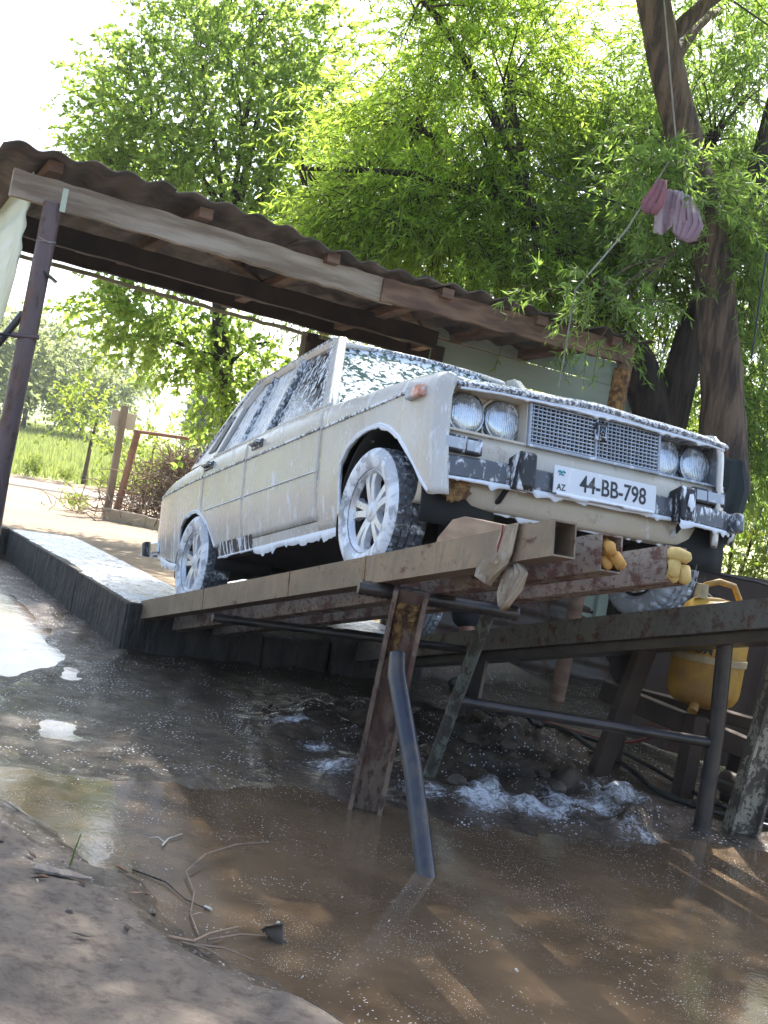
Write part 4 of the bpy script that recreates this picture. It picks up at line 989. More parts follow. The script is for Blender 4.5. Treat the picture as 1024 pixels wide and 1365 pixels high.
post([(-3.45, 1.22, -.4), (-3.45, 1.22, 2.05)], .05, 'timber_dark'); post([(-4.2, .52, -.15), (-4.2, .50, 2.02)], .045, 'timber_dark'); post([(-4.2, -1.9, -.15), (-4.2, -1.88, 2.1)], .03, 'timber_dark')
# back wall: green boards right of the post, yellowish boards left of it
for k in range(13):
    z = 2.235 - k * .205
    if z < -.3: break
    plank((-3.55 + random.uniform(-.02, .02), 1.20, z + random.uniform(-.006, .006)), (-3.42 + random.uniform(-.01, .01), 3.06, z - .05 + random.uniform(-.012, .012)), .018, .192, 'wall_board', ('board_green', 'board_green2')[random.randrange(2)], n=6, wob=.004)
MB().box(W(-3.40, 3.10, 1.0), (.05, .10, 2.5)).build('corner_board', M['board_green'], cp)
for k in range(9):
    y = .46 + k * .085
    plank((-4.24, y, -.1), (-4.24 + random.uniform(-.01, .01), y, 2.03), .079, .016, 'wall_board', 'board_yellow', n=4, up=(1, 0, 0), wob=.002)
plank((-4.18, .44, 1.97), (-4.18, 1.25, 1.95), .03, .05, 'wall_rail', 'timber_dark', n=4)
# green corrugated panel closing the left side
for k, (x0, x1, zt, zb) in enumerate(((-2.44, -4.45, 2.29, 1.80),)):
    G = []
    for i in range(15):
        x = x0 + (x1 - x0) * i / 14; row = []; nz = 40; zbb = max(1.15, zb - .11 * i) + .03 * math.sin(i * 1.5)
        for j in range(nz + 1):
            z = zt + (zbb - zt) * j / nz
            row.append(W(x, -2.02 - .02 * k + .007 * math.sin(z * 2 * math.pi / .13) + .02 * (j / nz) ** 2 * math.sin(i * .45), z))
        G.append(row)
    MB().grid(G).build('side_sheet', M['sheet_green'], cp, smooth=60, solid=.004)
# sheets lying against the lower back wall, under the ramp
for k in range(3):
    G = []
    for i in range(9):
        row = []
        for j in range(61):
            t = j / 60; yy = 1.1 + k * .72 + .78 * i / 8
            row.append(W(-3.42 + .20 * (1 - t) + .012 * math.sin(2 * math.pi * t * 7) - .03 * k, yy, -.25 + .95 * t - .10 * (yy - 1.1)))
        G.append(row)
    MB().grid(G).build('lean_sheet', M['fence_brown'], cp, smooth=60, solid=.005)

# ================================================================== TREES
def leaf_quads(P, D, Nn, Lg, Wd, bend=.25):
    """rhombic leaves: base points P, directions D, side axis from Nn"""
    S = np.cross(D, Nn); S /= np.linalg.norm(S, axis=1, keepdims=True) + 1e-9
    U = np.cross(S, D)
    n = len(P); V = np.empty((n, 4, 3))
    V[:, 0] = P
    V[:, 1] = P + D * (Lg * .42)[:, None] + S * (Wd * .5)[:, None] + U * (Wd * .18)[:, None]
    V[:, 2] = P + D * Lg[:, None] - U * (Lg * bend)[:, None] * RNG.uniform(-1, 1, n)[:, None]
    V[:, 3] = P + D * (Lg * .42)[:, None] - S * (Wd * .5)[:, None] + U * (Wd * .18)[:, None]
    F_ = np.arange(n * 4).reshape(n, 4)
    return V.reshape(-1, 3), F_
def unit(a): return a / (np.linalg.norm(a, axis=-1, keepdims=True) + 1e-9)
def crown(name, parent, ells, mat, n_twig, leaves, Lg, Wd, twig=(.35, .75), droop=.6, off=(0, 0, 0), up=0., tw_mat='bark', hollow_=.25, twigs=True, clump=.5):
    """ells: (centre, radii, weight) ellipsoids filled with leafy twigs"""
    off = np.array(off); wts = np.array([e[2] for e in ells], float); wts /= wts.sum()
    ch = RNG.choice(len(ells), n_twig, p=wts)
    C_ = np.array([e[0] for e in ells])[ch]; Rr = np.array([e[1] for e in ells])[ch]
    d = unit(RNG.normal(size=(n_twig, 3))); rr = (hollow_ + (1 - hollow_) * RNG.random(n_twig)) ** (1 / 2.2)
    # clumps: pull twigs to a smaller number of bunch centres so gaps open between them
    nb = max(6, n_twig // 14); b_ch = RNG.choice(len(ells), nb, p=wts)
    bd = unit(RNG.normal(size=(nb, 3))) * (RNG.random(nb) ** .42)[:, None]
    Bc = np.array([e[0] for e in ells])[b_ch] + bd * np.array([e[1] for e in ells])[b_ch]
    own = RNG.integers(0, nb, n_twig); free = RNG.random(n_twig) > clump
    A0 = np.where(free[:, None], C_ + d * Rr * rr[:, None], Bc[own] + RNG.normal(size=(n_twig, 3)) * .20 * (Rr.mean(1) ** .5)[:, None])
    out = unit(A0 - C_ + RNG.normal(size=(n_twig, 3)) * .5); out[:, 2] += up; out = unit(out)
    Lt = RNG.uniform(twig[0], twig[1], n_twig)
    T = RNG.random((n_twig, leaves)) ** .8
    pos = A0[:, None] + out[:, None] * (Lt[:, None] * T)[..., None]
    pos[..., 2] -= droop * Lt[:, None] * T ** 2
    tang = out[:, None] - np.array([0, 0, 2 * droop])[None, None] * T[..., None]
    tang = unit(tang)
    D_ = unit(tang * .8 + RNG.normal(size=pos.shape) * .55 + np.array([0, 0, -.25 * droop]))
    Nn = unit(RNG.normal(size=pos.shape) + np.array([0, 0, .8]))
    n = n_twig * leaves
    P = pos.reshape(-1, 3) - off
    V, F_ = leaf_quads(P, D_.reshape(-1, 3), Nn.reshape(-1, 3), RNG.uniform(.65, 1.2, n) * Lg, RNG.uniform(.7, 1.2, n) * Wd)
    o = fast_mesh(name, V, F_, M[mat], parent); o['kind'] = 'stuff'
    if twigs:
        ts = np.linspace(0, 1, 5); Q = A0[:, None] + out[:, None] * (Lt[:, None] * ts)[..., None]; Q[..., 2] -= droop * Lt[:, None] * ts ** 2
        Q -= off; r = .0042 * (1 - .75 * ts)
        sx = unit(np.cross(out, np.array([.3, .2, 1.]))); sy = unit(np.cross(out, sx)); VV = []
        for a in (0, 2.094, 4.189): VV.append(Q + (sx * math.cos(a) + sy * math.sin(a))[:, None] * r[None, :, None])
        VV = np.stack(VV, 2); base = np.arange(n_twig)[:, None, None] * 15 + np.arange(4)[None, :, None] * 3
        k = np.arange(3)[None, None, :]; k2 = (np.arange(3) + 1)[None, None, :] % 3
        FF = np.stack([base + k, base + k2, base + 3 + k2, base + 3 + k], -1).reshape(-1, 4)
        t_ = fast_mesh('twigs', VV.reshape(-1, 3), FF, M[tw_mat], parent); t_['kind'] = 'stuff'
    return o, A0
def bend_path(a, b, sag, n=8, jit=.05):
    a = Vector(a); b = Vector(b); P = []; L_ = (b - a).length
    side = Vector((random.uniform(-1, 1), random.uniform(-1, 1), 0))
    for i in range(n + 1):
        t = i / n; p = a.lerp(b, t) + Vector((0, 0, sag)) * math.sin(math.pi * t) + side * (.12 * L_ * jit * 4) * math.sin(math.pi * t)
        if 0 < i < n: p += Vector((random.uniform(-1, 1), random.uniform(-1, 1), random.uniform(-1, 1))) * jit * L_ * .12
        P.append(p)
    return P
def limb(parent, pts, r0, r1, mat, off, name='limb', n=9):
    P = [Vector(p) - Vector(off) for p in pts]; k = len(P) - 1
    return MB().tube(P, [r0 + (r1 - r0) * i / k for i in range(k + 1)], n, wob=.06).build(name, M[mat], parent, smooth=60)
def fine_limbs(parent, off, starts, targets, mat, r=.022, k=60):
    mb = MB()
    for _ in range(k):
        t = Vector(targets[random.randrange(len(targets))]); s = min(starts, key=lambda q: (Vector(q) - t).length)
        if (Vector(s) - t).length > 1.25: continue
        s = Vector(s) + Vector((random.gauss(0, .02), random.gauss(0, .02), random.gauss(0, .05)))
        P = [p - Vector(off) for p in bend_path(s, t, .05 * (Vector(s) - t).length, 6)]
        mb.tube(P, [r * (1 - .8 * i / 6) for i in range(7)], 5, cap=False)
    o = mb.build('branches', M[mat], parent, smooth=60); o['kind'] = 'stuff'; return o

# --- willow: thick trunk with the long straight stem beside it
wo = (-2.36, 2.98, -.33)
will = thing('willow_tree', 'big willow with thick brown trunk leaning over the carport roof', 'tree', wo)
def thick(parent, pts, rads, mat, off, name='trunk', n=18):
    P = [Vector(p) for p in pts]; Q = []; Rr = []
    for i in range(len(P) - 1):
        for k in range(6):
            t = k / 6; Q.append(P[i].lerp(P[i + 1], t)); Rr.append(rads[i] + (rads[i + 1] - rads[i]) * t)
    Q.append(P[-1]); Rr.append(rads[-1])
    return MB().tube([q - Vector(off) for q in Q], Rr, n, wob=.05).build(name, M[mat], parent, smooth=70)
thick(will, [(-2.36, 2.98, -.45), (-2.40, 2.95, .3), (-2.38, 3.02, .9), (-2.28, 3.16, 1.4), (-2.36, 3.05, 2.1), (-2.46, 2.84, 3.0), (-2.60, 2.58, 3.7), (-2.70, 2.36, 4.2), (-2.84, 2.12, 4.9), (-3.1, 1.9, 6.2)], [.30, .27, .24, .19, .155, .14, .13, .13, .12, .08], 'bark', wo)
S_ = [(-3.1, 2.9, 3.5), (-3.4, 3.2, 3.2), (-3.3, 3.3, 4.2), (-3.15, 3.6, 3.9), (-2.46, 2.84, 3.0), (-2.60, 2.58, 3.7), (-2.70, 2.36, 4.2), (-2.84, 2.12, 4.9), (-3.1, 1.9, 6.2)]
limb(will, bend_path((-2.78, 2.24, 4.5), (-2.6, 3.0, 5.4), .1), .07, .03, 'bark', wo)
limb(will, bend_path((-2.72, 2.3, 4.3), (-3.4, 3.2, 5.3), .1), .06, .03, 'bark', wo)
EW = [((-4.3, 3.9, 5.2), (.8, .9, .8), .9), ((-4.6, 3.4, 4.4), (.7, .8, .6), .8), ((-3.9, 4.3, 4.0), (.5, .5, .7), .7), ((-3.2, 4.0, 3.6), (.5, .4, .6), .6), ((-3.0, 3.9, 2.0), (.35, .3, .5), .4), ((-3.3, 3.2, 5.0), (.6, .7, .5), .4), ((-3.75, 3.5, 3.2), (.6, .85, .45), 1.0), ((-4.0, 3.3, 4.05), (.7, .95, .5), 1.0), ((-2.5, 2.3, 3.45), (.3, .4, .22), .35), ((-3.6, 2.9, 3.35), (.5, .6, .4), .6), ((-3.8, 3.6, 5.2), (.6, .6, .5), .3), ((-3.4, 4.2, 2.7), (.4, .35, .7), .6), ((-2.4, 3.15, 3.3), (.25, .22, .45), .3), ((-3.7, 4.7, 1.9), (.4, .4, .5), .35)]
c_, a_ = crown('crown', will, EW, 'willow_dark', 3600, 24, .088, .016, (.25, .55), .4, wo, tw_mat='bark')
fine_limbs(will, wo, S_ + [(-2.6, 2.7, 5.0)], a_, 'bark_dark', .011, 90)
# high part of the crown that throws the shade
EH = [((-3.3, 2.1, 6.7), (1.4, 1.3, .7), 1.0), ((-2.2, 1.5, 6.6), (1.5, 1.4, .8), 1.0), ((-1.1, .6, 6.4), (1.4, 1.3, .7), .8), ((-3.2, .5, 7.2), (1.4, 1.3, .7), 1.), ((-1.8, 2.4, 6.2), (1.1, 1.0, .6), .6), ((-2.4, -.9, 7.3), (1.5, 1.1, .7), .7), ((-3.6, -1.0, 7.6), (1.2, 1.0, .6), .5)]
c2_, a2_ = crown('crown', will, EH, 'willow', 2700, 22, .105, .022, (.4, .9), .5, wo, twigs=False)
limb(will, bend_path((-3.1, 1.9, 6.0), (-4.6, 1.5, 7.2), .2), .07, .03, 'bark', wo); limb(will, bend_path((-2.9, 2.0, 5.4), (-1.3, .8, 6.4), .3), .07, .03, 'bark', wo); limb(will, bend_path((-3.05, 1.95, 5.9), (-2.5, -.6, 7.2), .3), .07, .03, 'bark', wo)

# --- second willow with the dark spreading stems behind the carport
w2 = (-3.5, 3.5, -.3)
wil2 = thing('willow_tree', 'darker forked willow behind the carport spreading bright backlit branches', 'tree', w2)
thick(wil2, [(-3.5, 3.5, -.4), (-3.3, 3.35, .8), (-3.25, 3.3, 1.7)], [.26, .22, .20], 'bark_dark', w2)
thick(wil2, [(-3.25, 3.3, 1.7), (-3.35, 3.0, 2.3), (-3.75, 2.45, 3.0), (-4.05, 2.05, 3.5), (-4.2, 1.8, 4.4)], [.18, .15, .11, .09, .05], 'bark_dark', w2, 'limb')
thick(wil2, [(-3.25, 3.3, 1.7), (-3.2, 3.35, 2.6), (-3.1, 3.6, 3.6), (-3.2, 3.8, 5.0)], [.16, .13, .10, .06], 'bark_dark', w2, 'limb')
limb(wil2, bend_path((-4.0, 2.1, 3.4), (-4.6, .3, 3.35), .12), .045, .018, 'bark_dark', w2)
limb(wil2, bend_path((-3.8, 2.4, 3.05), (-4.7, 1.3, 4.0), .1), .05, .02, 'bark_dark', w2)
limb(wil2, bend_path((-4.15, 1.9, 3.9), (-4.4, 1.0, 4.9), .1), .045, .02, 'bark_dark', w2)
E2 = [((-5.3, 2.4, 4.6), (.7, .8, 1.2), .8), ((-6.2, 1.9, 4.2), (.6, .6, .9), .6), ((-4.5, 1.7, 4.5), (.7, .8, 1.0), 1.3), ((-4.6, 1.5, 5.6), (.7, .75, .6), .6), ((-4.4, 1.55, 3.25), (.6, 1.05, .42), 1.1), ((-3.8, 2.3, 2.9), (.4, .65, .28), .6), ((-4.75, 2.75, 5.0), (.4, .4, .6), .25), ((-5.4, 1.35, 3.75), (.6, .5, .75), .7), ((-4.9, .95, 2.95), (.5, .5, .4), .5), ((-4.6, 2.6, 3.6), (.8, .8, 1.0), .8)]
c3_, a3_ = crown('crown', wil2, E2, 'willow', 4500, 24, .088, .016, (.3, .65), .38, w2, tw_mat='bark_dark')
fine_limbs(wil2, w2, [(-4.0, 2.1, 3.4), (-4.3, 1.2, 3.4), (-4.6, .3, 3.35), (-4.3, 1.8, 3.8), (-4.4, 1.0, 4.9), (-4.2, 1.8, 4.4), (-4.7, 1.3, 4.0)], a3_, 'bark_dark', .011, 140)
# sprigs hanging over the roof corner
c4_, a4_ = crown('hanging_sprigs', will, [((-1.9, 1.35, 2.38), (.12, .36, .06), 1.), ((-1.95, 2.0, 2.4), (.12, .2, .12), .6), ((-1.85, 1.6, 2.15), (.05, .08, .15), .25)], 'willow_dark', 42, 26, .075, .012, (.2, .4), .6, wo, tw_mat='bark', hollow_=.0)
fine_limbs(will, wo, [(-2.3, 2.3, 2.9), (-2.2, 2.6, 2.8)], a4_, 'bark', .008, 10)

# --- broadleaf tree left, behind the slab
lo = (-8.62, 1.62, -.1)
ltree = thing('broadleaf_tree', 'round-crowned broadleaf tree standing behind the car roof', 'tree', lo)
thick(ltree, [(-8.62, 1.62, -.2), (-8.68, 1.55, .9), (-8.74, 1.43, 1.57), (-8.86, 1.20, 2.4), (-8.92, 1.10, 3.0), (-8.9, 1.15, 3.9), (-8.9, 1.2, 5.0)], [.13, .115, .10, .09, .085, .06, .03], 'bark_dark', lo)
LS = [(-8.92, 1.10, 3.0), (-8.9, 1.13, 3.5), (-8.9, 1.15, 3.9), (-8.9, 1.2, 4.6)]
for e in ((-9.3, .1, 4.6), (-9.1, .4, 5.6), (-8.5, 1.9, 5.4), (-8.8, 1.0, 6.0), (-9.4, -.2, 3.9), (-8.6, 1.9, 4.2)):
    limb(ltree, bend_path((-8.91, 1.12, 3.2 + random.uniform(-.2, .5)), e, .15), .04, .015, 'bark_dark', lo); LS += [e, tuple(Vector(e).lerp(Vector((-8.9, 1.1, 3.4)), .5))]
for e in ((-9.2, .3, 2.2), (-8.9, .9, 2.1), (-8.5, 1.7, 2.4)): limb(ltree, bend_path((-8.8, 1.3, 2.0), e, .1), .03, .012, 'bark_dark', lo)
EL = [((-9.05, .55, 4.75), (1.1, 1.15, 1.1), 1.3), ((-9.3, -.05, 4.4), (.8, .65, .8), .6), ((-8.7, 1.55, 5.0), (.8, .55, 1.15), .8), ((-8.9, .9, 5.9), (1., 1., .6), .7), ((-9.15, .25, 3.8), (.8, .8, .5), .5), ((-8.6, 1.5, 3.7), (.6, .5, .5), .35)]
c5_, a5_ = crown('crown', ltree, EL, 'broad', 2300, 17, .078, .045, (.3, .65), .25, lo, up=.3, tw_mat='bark_dark')
c6_, a6_ = crown('lower_crown', ltree, [((-8.95, .8, 2.28), (.6, .7, .36), 1.), ((-9.2, .1, 2.42), (.5, .45, .22), .4), ((-8.7, 1.5, 1.9), (.5, .42, .65), .75)], 'broad', 380, 17, .09, .055, (.3, .6), .35, lo, tw_mat='bark_dark')
fine_limbs(ltree, lo, LS, a5_, 'bark_dark', .011, 110)

# --- slim tree in the gap
so = (-8.3, 3.4, -.2)
slim = thing('slim_tree', 'thin-stemmed sapling between the broadleaf tree and the willows', 'tree', so)
thick(slim, [so, (-8.3, 3.35, 2.0), (-8.35, 3.2, 3.4), (-8.4, 3.1, 5.0)], [.07, .06, .045, .02], 'bark', so)
crown('crown', slim, [((-8.3, 3.2, 4.0), (.7, .6, 1.2), 1.), ((-8.2, 3.4, 2.8), (.7, .6, .8), .8)], 'shrub', 700, 18, .075, .03, (.3, .6), .4, so)
# --- shrubs glowing behind the trunks on the right and below the crowns
for i, (x, y, z, rx, ry, rz_, n) in enumerate([(-5.3, 6.2, 1.0, 1.2, 1.3, 1.3, 800), (-3.6, 6.4, 1.2, 1.0, 1.0, 1.5, 700), (-7.2, 5.6, 1.6, 1.2, 1.2, 1.8, 800), (-5.6, 7.6, 3.0, 1.6, 1.6, 1.6, 900), (-1.9, 5.6, .9, .9, .9, 1.2, 500)]):
    o0 = (x, y, -.3)
    sh = thing('shrub', ['bushy sunlit shrub behind the willow trunks', 'tall loose shrub right of the thick trunk', 'leafy bush behind the back wall of the carport', 'high bright thicket far behind the willow', 'low bush beside the brown metal plates'][i], 'shrub', o0)
    for k in range(5): limb(sh, bend_path((x + random.uniform(-.1, .1), y + random.uniform(-.1, .1), -.35), (x + random.uniform(-.6, .6) * rx, y + random.uniform(-.6, .6) * ry, z + rz_ * .5), .1), .03, .01, 'bark', o0, 'stem')
    crown('crown', sh, [((x, y, z), (rx, ry, rz_), 1.)], 'shrub', n, 20, .09, .028, (.3, .6), .45, o0, twigs=False)

# ================================================================== THINGS IN AND ROUND THE TREES
def drape(name, label, cat, pts, width, wdir, mat, loc, folds=.03, nw=12):
    """hanging cloth: rows pts from top to bottom with folds"""
    o = thing(name, label, cat, loc); mb = MB(); G = []; wd = Vector(wdir).normalized(); nrm = wd.cross(Vector((0, 0, 1))).normalized(); ph = [random.uniform(0, 6) for _ in range(4)]
    n = 20
    for i in range(n + 1):
        t = i / n; k = t * (len(pts) - 1); a = min(len(pts) - 2, int(k)); p = Vector(pts[a]).lerp(Vector(pts[a + 1]), k - a); w = width[a] + (width[a + 1] - width[a]) * (k - a); row = []
        for j in range(nw + 1):
            u = j / nw - .5; f = folds * (.3 + t) * (math.sin(j * 1.35 + ph[0] + t) + .5 * math.sin(j * 2.9 + ph[1] + 2 * t))
            row.append(p + wd * (w * u) + nrm * f + Vector((0, 0, -.05 * math.cos(u * 5 + ph[2]) * t)))
        G.append(row)
    mb.grid(G).build('fabric', M[mat], o, smooth=70, solid=.004); return o
pk = drape('hanging_cloth', 'pink and mauve cloth caught in the willow branches', 'cloth', [(0, 0, .02), (0, .01, -.1), (0, .02, -.24)], [.10, .22, .20], (.43, .88, 0), 'cloth_pink', (-1.86, 1.92, 3.18), .022)
mb = MB(); cloth_strip(mb, [(.02, -.12, .05), (.03, -.15, -.04), (.04, -.19, -.13), (.04, -.2, -.2)], [.05, .10, .12, .06], (.43, .88, .1), .02); mb.build('red_fold', M['cloth_red'], pk, smooth=70, solid=.004)
mb = MB(); cloth_strip(mb, [(.05, .06, .0), (.06, .09, -.08), (.07, .11, -.17), (.06, .10, -.27), (.05, .09, -.30)], [.08, .17, .20, .15, .06], (.43, .88, -.15), .018, 14); mb.build('pale_fold', M['cloth_pink'], pk, smooth=70, solid=.004)
jk = drape('dark_jacket', 'dark grey-green jacket hanging on the willow trunk beside the headlights', 'jacket', [(0, 0, 0), (.02, 0, -.18), (.02, -.03, -.40), (.03, .0, -.54)], [.14, .26, .26, .16], (.43, .88, 0), 'cloth_dark', (-1.66, 2.66, 1.53), .03)
def cable(label, pts, r, mat='wire', name='cable', cat='cable', n=30, sag=.1):
    P = []; 
    for a, b in zip(pts[:-1], pts[1:]):
        a = Vector(a); b = Vector(b)
        for i in range(n): t = i / n; P.append(a.lerp(b, t) - Vector((0, 0, sag * 4 * t * (1 - t) * (b - a).length * .2)))
    P.append(Vector(pts[-1])); o = Vector(P[0])
    x = MB().tube([p - o for p in P], r, 5).build(name, M[mat], None, smooth=60); x.location = o
    return tag(x, label, cat)
cable('black overhead cable crossing the willow branches', [(-3.0, -2.5, 4.4), (-3.0, 2.35, 3.35)], .006, sag=.05) if False else None
cable('thin overhead wire in the open sky left of the round tree', [(-20, -1.0, 5.9), (-14, .55, 5.05)], .012, sag=.02)
cable('black cable slung between the willow stems', [(-2.62, 1.3, 3.28), (-2.2, 2.2, 3.12)], .006)
cable('black cable running past the top of the bent willow stem', [(-2.5, 2.05, 5.0), (-2.3, 2.9, 4.72)], .007, sag=.02)
cable('black cable hanging straight down through the right-hand foliage', [(-2.1, 2.95, 4.75), (-2.05, 2.95, 3.2), (-2.0, 2.95, 2.3)], .008, sag=0)
cable('pale rope hanging from the willow stem down to the roof corner', [(-2.55, 1.98, 4.9), (-2.3, 2.2, 3.65), (-2.0, 1.7, 2.9), (-1.95, 1.35, 2.4), (-1.95, 1.36, 1.75)], .006, 'rope', 'rope', 'rope', sag=.02)

# ------------------------------------------------------------------ yellow tank behind the far track
tk = thing('pressure_tank', 'grimy yellow pressure tank with grey band behind the ramp leg', 'tank', (.085, 1.17, .10))
R_ = .178
tb = MB().lathe([(0, .001), (.0, .06), (.012, .12), (.035, .155), (.07, R_ - .004), (.10, R_), (.24, R_), (.26, R_), (.45, R_), (.49, R_ - .015), (.525, .12), (.54, .06), (.545, .001)], (0, 0, 0), 'z', 40).build('body', M['tank'], tk, smooth=50)
MB().lathe([(.228, R_ + .001), (.230, R_ + .008), (.262, R_ + .008), (.264, R_ + .001)], (0, 0, 0), 'z', 40).build('band', M['tank_grey'], tk, smooth=40)
MB().tube([(-.02, -.09, .53), (-.02, -.08, .60), (0, -.02, .625), (0, .08, .615), (0, .13, .55)], .016, 8).build('handle', M['tank'], tk, smooth=60)
MB().tube([(-.02, -.10, .53), (-.02, -.10, .60)], [.035, .028], 10).build('valve', M['tank_grey'], tk, smooth=50)
MB().tube([(.08, -.10, .03), (.10, -.13, -.01)], .025, 8).build('drain_plug', M['tank'], tk, smooth=50)
# print on the side that faces the yard (azimuth towards -y, +x)
az = math.atan2(-.62, .78)
def on_tank(a, z): return Matrix.Translation((math.cos(a) * (R_ + .0015), math.sin(a) * (R_ + .0015), z)) @ Matrix.Rotation(a, 4, 'Z') @ TX
for k, (t_, mt) in enumerate((('D', 'print_dark'), ('O', 'print_dark'), ('M', 'print_dark'))):
    text_mesh(t_, .062, M[mt], tk, on_tank(az - .62 + k * .26, .292), 'lettering', bold=.0015)
a = az - .62 + 3 * .27
MB().prism([(on_tank(a, .292) @ Vector(p)) for p in ((-.024, -.026, 0), (.026, -.026, 0), (.012, .028, 0))], (.001, -.001, 0)).build('red_mark', M['print_red'], tk)
rk = thing('dark_rack', 'dark oily timber rack of beams and pipes under the yellow tank', 'rack', (.1, 1.3, -.4))
for (a, b, w, h) in (((-.5, -.35, .46), (.5, .25, .30), .09, .10), ((-.5, -.15, .46), (.55, .40, .46), .10, .06), ((-.45, -.25, 0), (-.45, -.25, .75), .07, .07), ((.42, .35, 0), (.42, .35, .48), .08, .08), ((-.25, -.5, .0), (-.15, -.35, 1.0), .10, .06), ((.0, -.15, 0), (.0, -.15, .46), .08, .08)):
    MB().bar(a, b, w, h, up=(1, 0, 0) if abs(a[2] - b[2]) > .4 else (0, 0, 1)).build('beam', M['timber_dark'], rk, bevel=.006)
MB().lathe([(-.1, .055), (.07, .055), (.07, .035), (.02, .033)], (.34, -.12, .20), 'x', 20).build('pipe_end', M['steel_dark'], rk, smooth=40)
MB().box((.2, .25, .16), (.5, .25, .28), jit=.02).build('pump_box', M['steel_dark'], rk, bevel=.02)
# brown metal plates standing behind
fp = thing('metal_fence', 'row of dark brown metal plates standing behind the far track', 'fence', (-.2, 2.0, -.35))
for k, (x, y, w, h, t) in enumerate(((-.95, -.05, .34, 1.08, .02), (-.62, .08, .62, 1.12, -.03), (-.02, .22, .62, 1.06, .02), (.60, .45, .66, 1.02, -.02))):
    MB().box((x, y, h / 2), (w, .012, h), Matrix.Rotation(.35, 3, 'Z') @ Matrix.Rotation(t, 3, 'Y'), jit=.008).build('plate', M['fence_brown'], fp, bevel=.003)
MB().tube([(-1.1, -.12, 1.11), (-.4, .05, 1.10), (.35, .27, 1.01)], .010, 6).build('top_rod', M['steel_dark'], fp, smooth=50)
cable('thin grey wire hanging beside the thick trunk onto the track', [(-1.1, 1.85, 1.05), (-.6, 1.55, .72), (-.25, 1.45, .62)], .004, 'rope', sag=.03)
# hoses on the mud
def hose(label, pts, r, mat):
    P = [Vector((x, y, ground_z(x, y) + r + .004 + dz)) for x, y, dz in pts]; Q = []
    for i in range(len(P) - 1):
        p0 = P[max(0, i - 1)]; p1 = P[i]; p2 = P[i + 1]; p3 = P[min(len(P) - 1, i + 2)]
        for k in range(10):
            t = k / 10; q = .5 * ((2 * p1) + (p2 - p0) * t + (2 * p0 - 5 * p1 + 4 * p2 - p3) * t * t + (3 * p1 - p0 - 3 * p2 + p3) * t ** 3)
            q.z = max(q.z, ground_z(q.x, q.y) + r * .8); Q.append(q)
    Q.append(P[-1]); o = Q[0].copy()
    x = MB().tube([q - o for q in Q], r, 8).build('hose', M[mat], None, smooth=60); x.location = o; return tag(x, label, 'hose')
hose('black hose curving over the mud from the loop to the ramp leg', [(-1.25, 1.15, 0), (-.9, 1.12, .02), (-.5, 1.05, .02), (-.15, .98, .02), (.12, .98, 0), (.4, 1.05, 0), (.7, 1.3, 0)], .014, 'hose_black')
hose('black hose lying straighter alongside the curved one', [(-1.2, 1.3, .0), (-.7, 1.25, .03), (-.2, 1.2, .03), (.25, 1.2, 0), (.6, 1.45, 0)], .012, 'hose_black')
hose('coiled black hose lying in a loop on the mud heap', [(-1.28 + .22 * math.cos(a), 1.02 + .14 * math.sin(a), .02) for a in [k * math.pi / 5 for k in range(11)]], .016, 'hose_black')
hose('dull red hose trailing across the mud to the tank rack', [(-2.0, 1.0, .02), (-1.6, 1.12, .03), (-1.2, 1.28, .03), (-.8, 1.42, .05), (-.4, 1.40, .2), (-.1, 1.35, .38)], .010, 'hose_red')

# ================================================================== YARD AND FIELD BEHIND
sg = thing('road_sign', 'pale rectangular road sign seen from behind on a grey post', 'road sign', (-12.35, 1.13, -.1))
MB().bar((0, 0, -.1), (-.01, -.02, 1.62), .10, .07, up=(1, 0, 0)).build('post', M['post_wood'], sg, bevel=.008)
MB().box((-.06, .0, 1.42), (.02, .36, .23), Matrix.Rotation(-.05, 3, 'X')).build('board', M['sign'], sg, bevel=.004)
br = thing('pipe_barrier', 'rusty pipe barrier with leaning wooden post beside the brush pile', 'barrier', (-12.2, 1.25, -.1))
MB().tube([(0, -.05, -.1), (.02, .06, 1.28)], .05, 10).build('post', M['pipe_rust'], br, smooth=50)
MB().tube([(.02, .02, 1.29), (-.25, 1.3, 1.36), (-.5, 2.5, 1.40)], .027, 10).build('rail', M['pipe_rust'], br, smooth=50)
MB().tube([(-.5, 2.5, -.1), (-.5, 2.5, 1.42)], .04, 10).build('post', M['pipe_rust'], br, smooth=50)
ks = thing('kerb_stone', 'short pale kerb stone at the foot of the brush pile', 'kerb', (-11.9, 1.2, -.1))
for k in range(2): MB().box((.15 + .28 * k, .05 + .52 * k, .06), (.14, .60, .20), Matrix.Rotation(-.5, 3, 'Z'), jit=.02).build('stone', M['kerb'], ks, bevel=.015)
bp_ = thing('brush_pile', 'heap of dry brown cut branches behind the kerb', 'brush pile', (-12.4, 2.1, -.1)); mb = MB()
for k in range(1500):
    a = random.uniform(0, 6.28); r = abs(random.gauss(0, .55)); x = r * math.cos(a) * .8; y = r * math.sin(a) * 1.25; h = max(.05, 1.1 * math.exp(-(x * x / .6 + y * y / 1.3)))
    z = random.uniform(0, h); p = Vector((x, y, z)); d = Vector((random.gauss(0, 1), random.gauss(0, 1), random.gauss(.3, .6))).normalized(); L_ = random.uniform(.2, .55)
    mb.tube([p, p + d * L_ * .5 + Vector((random.uniform(-.06, .06), random.uniform(-.06, .06), random.uniform(-.03, .06))), p + d * L_], [.008, .006, .003], 4, cap=False)
o = mb.build('twigs', M['twig'], bp_); o['kind'] = 'stuff'
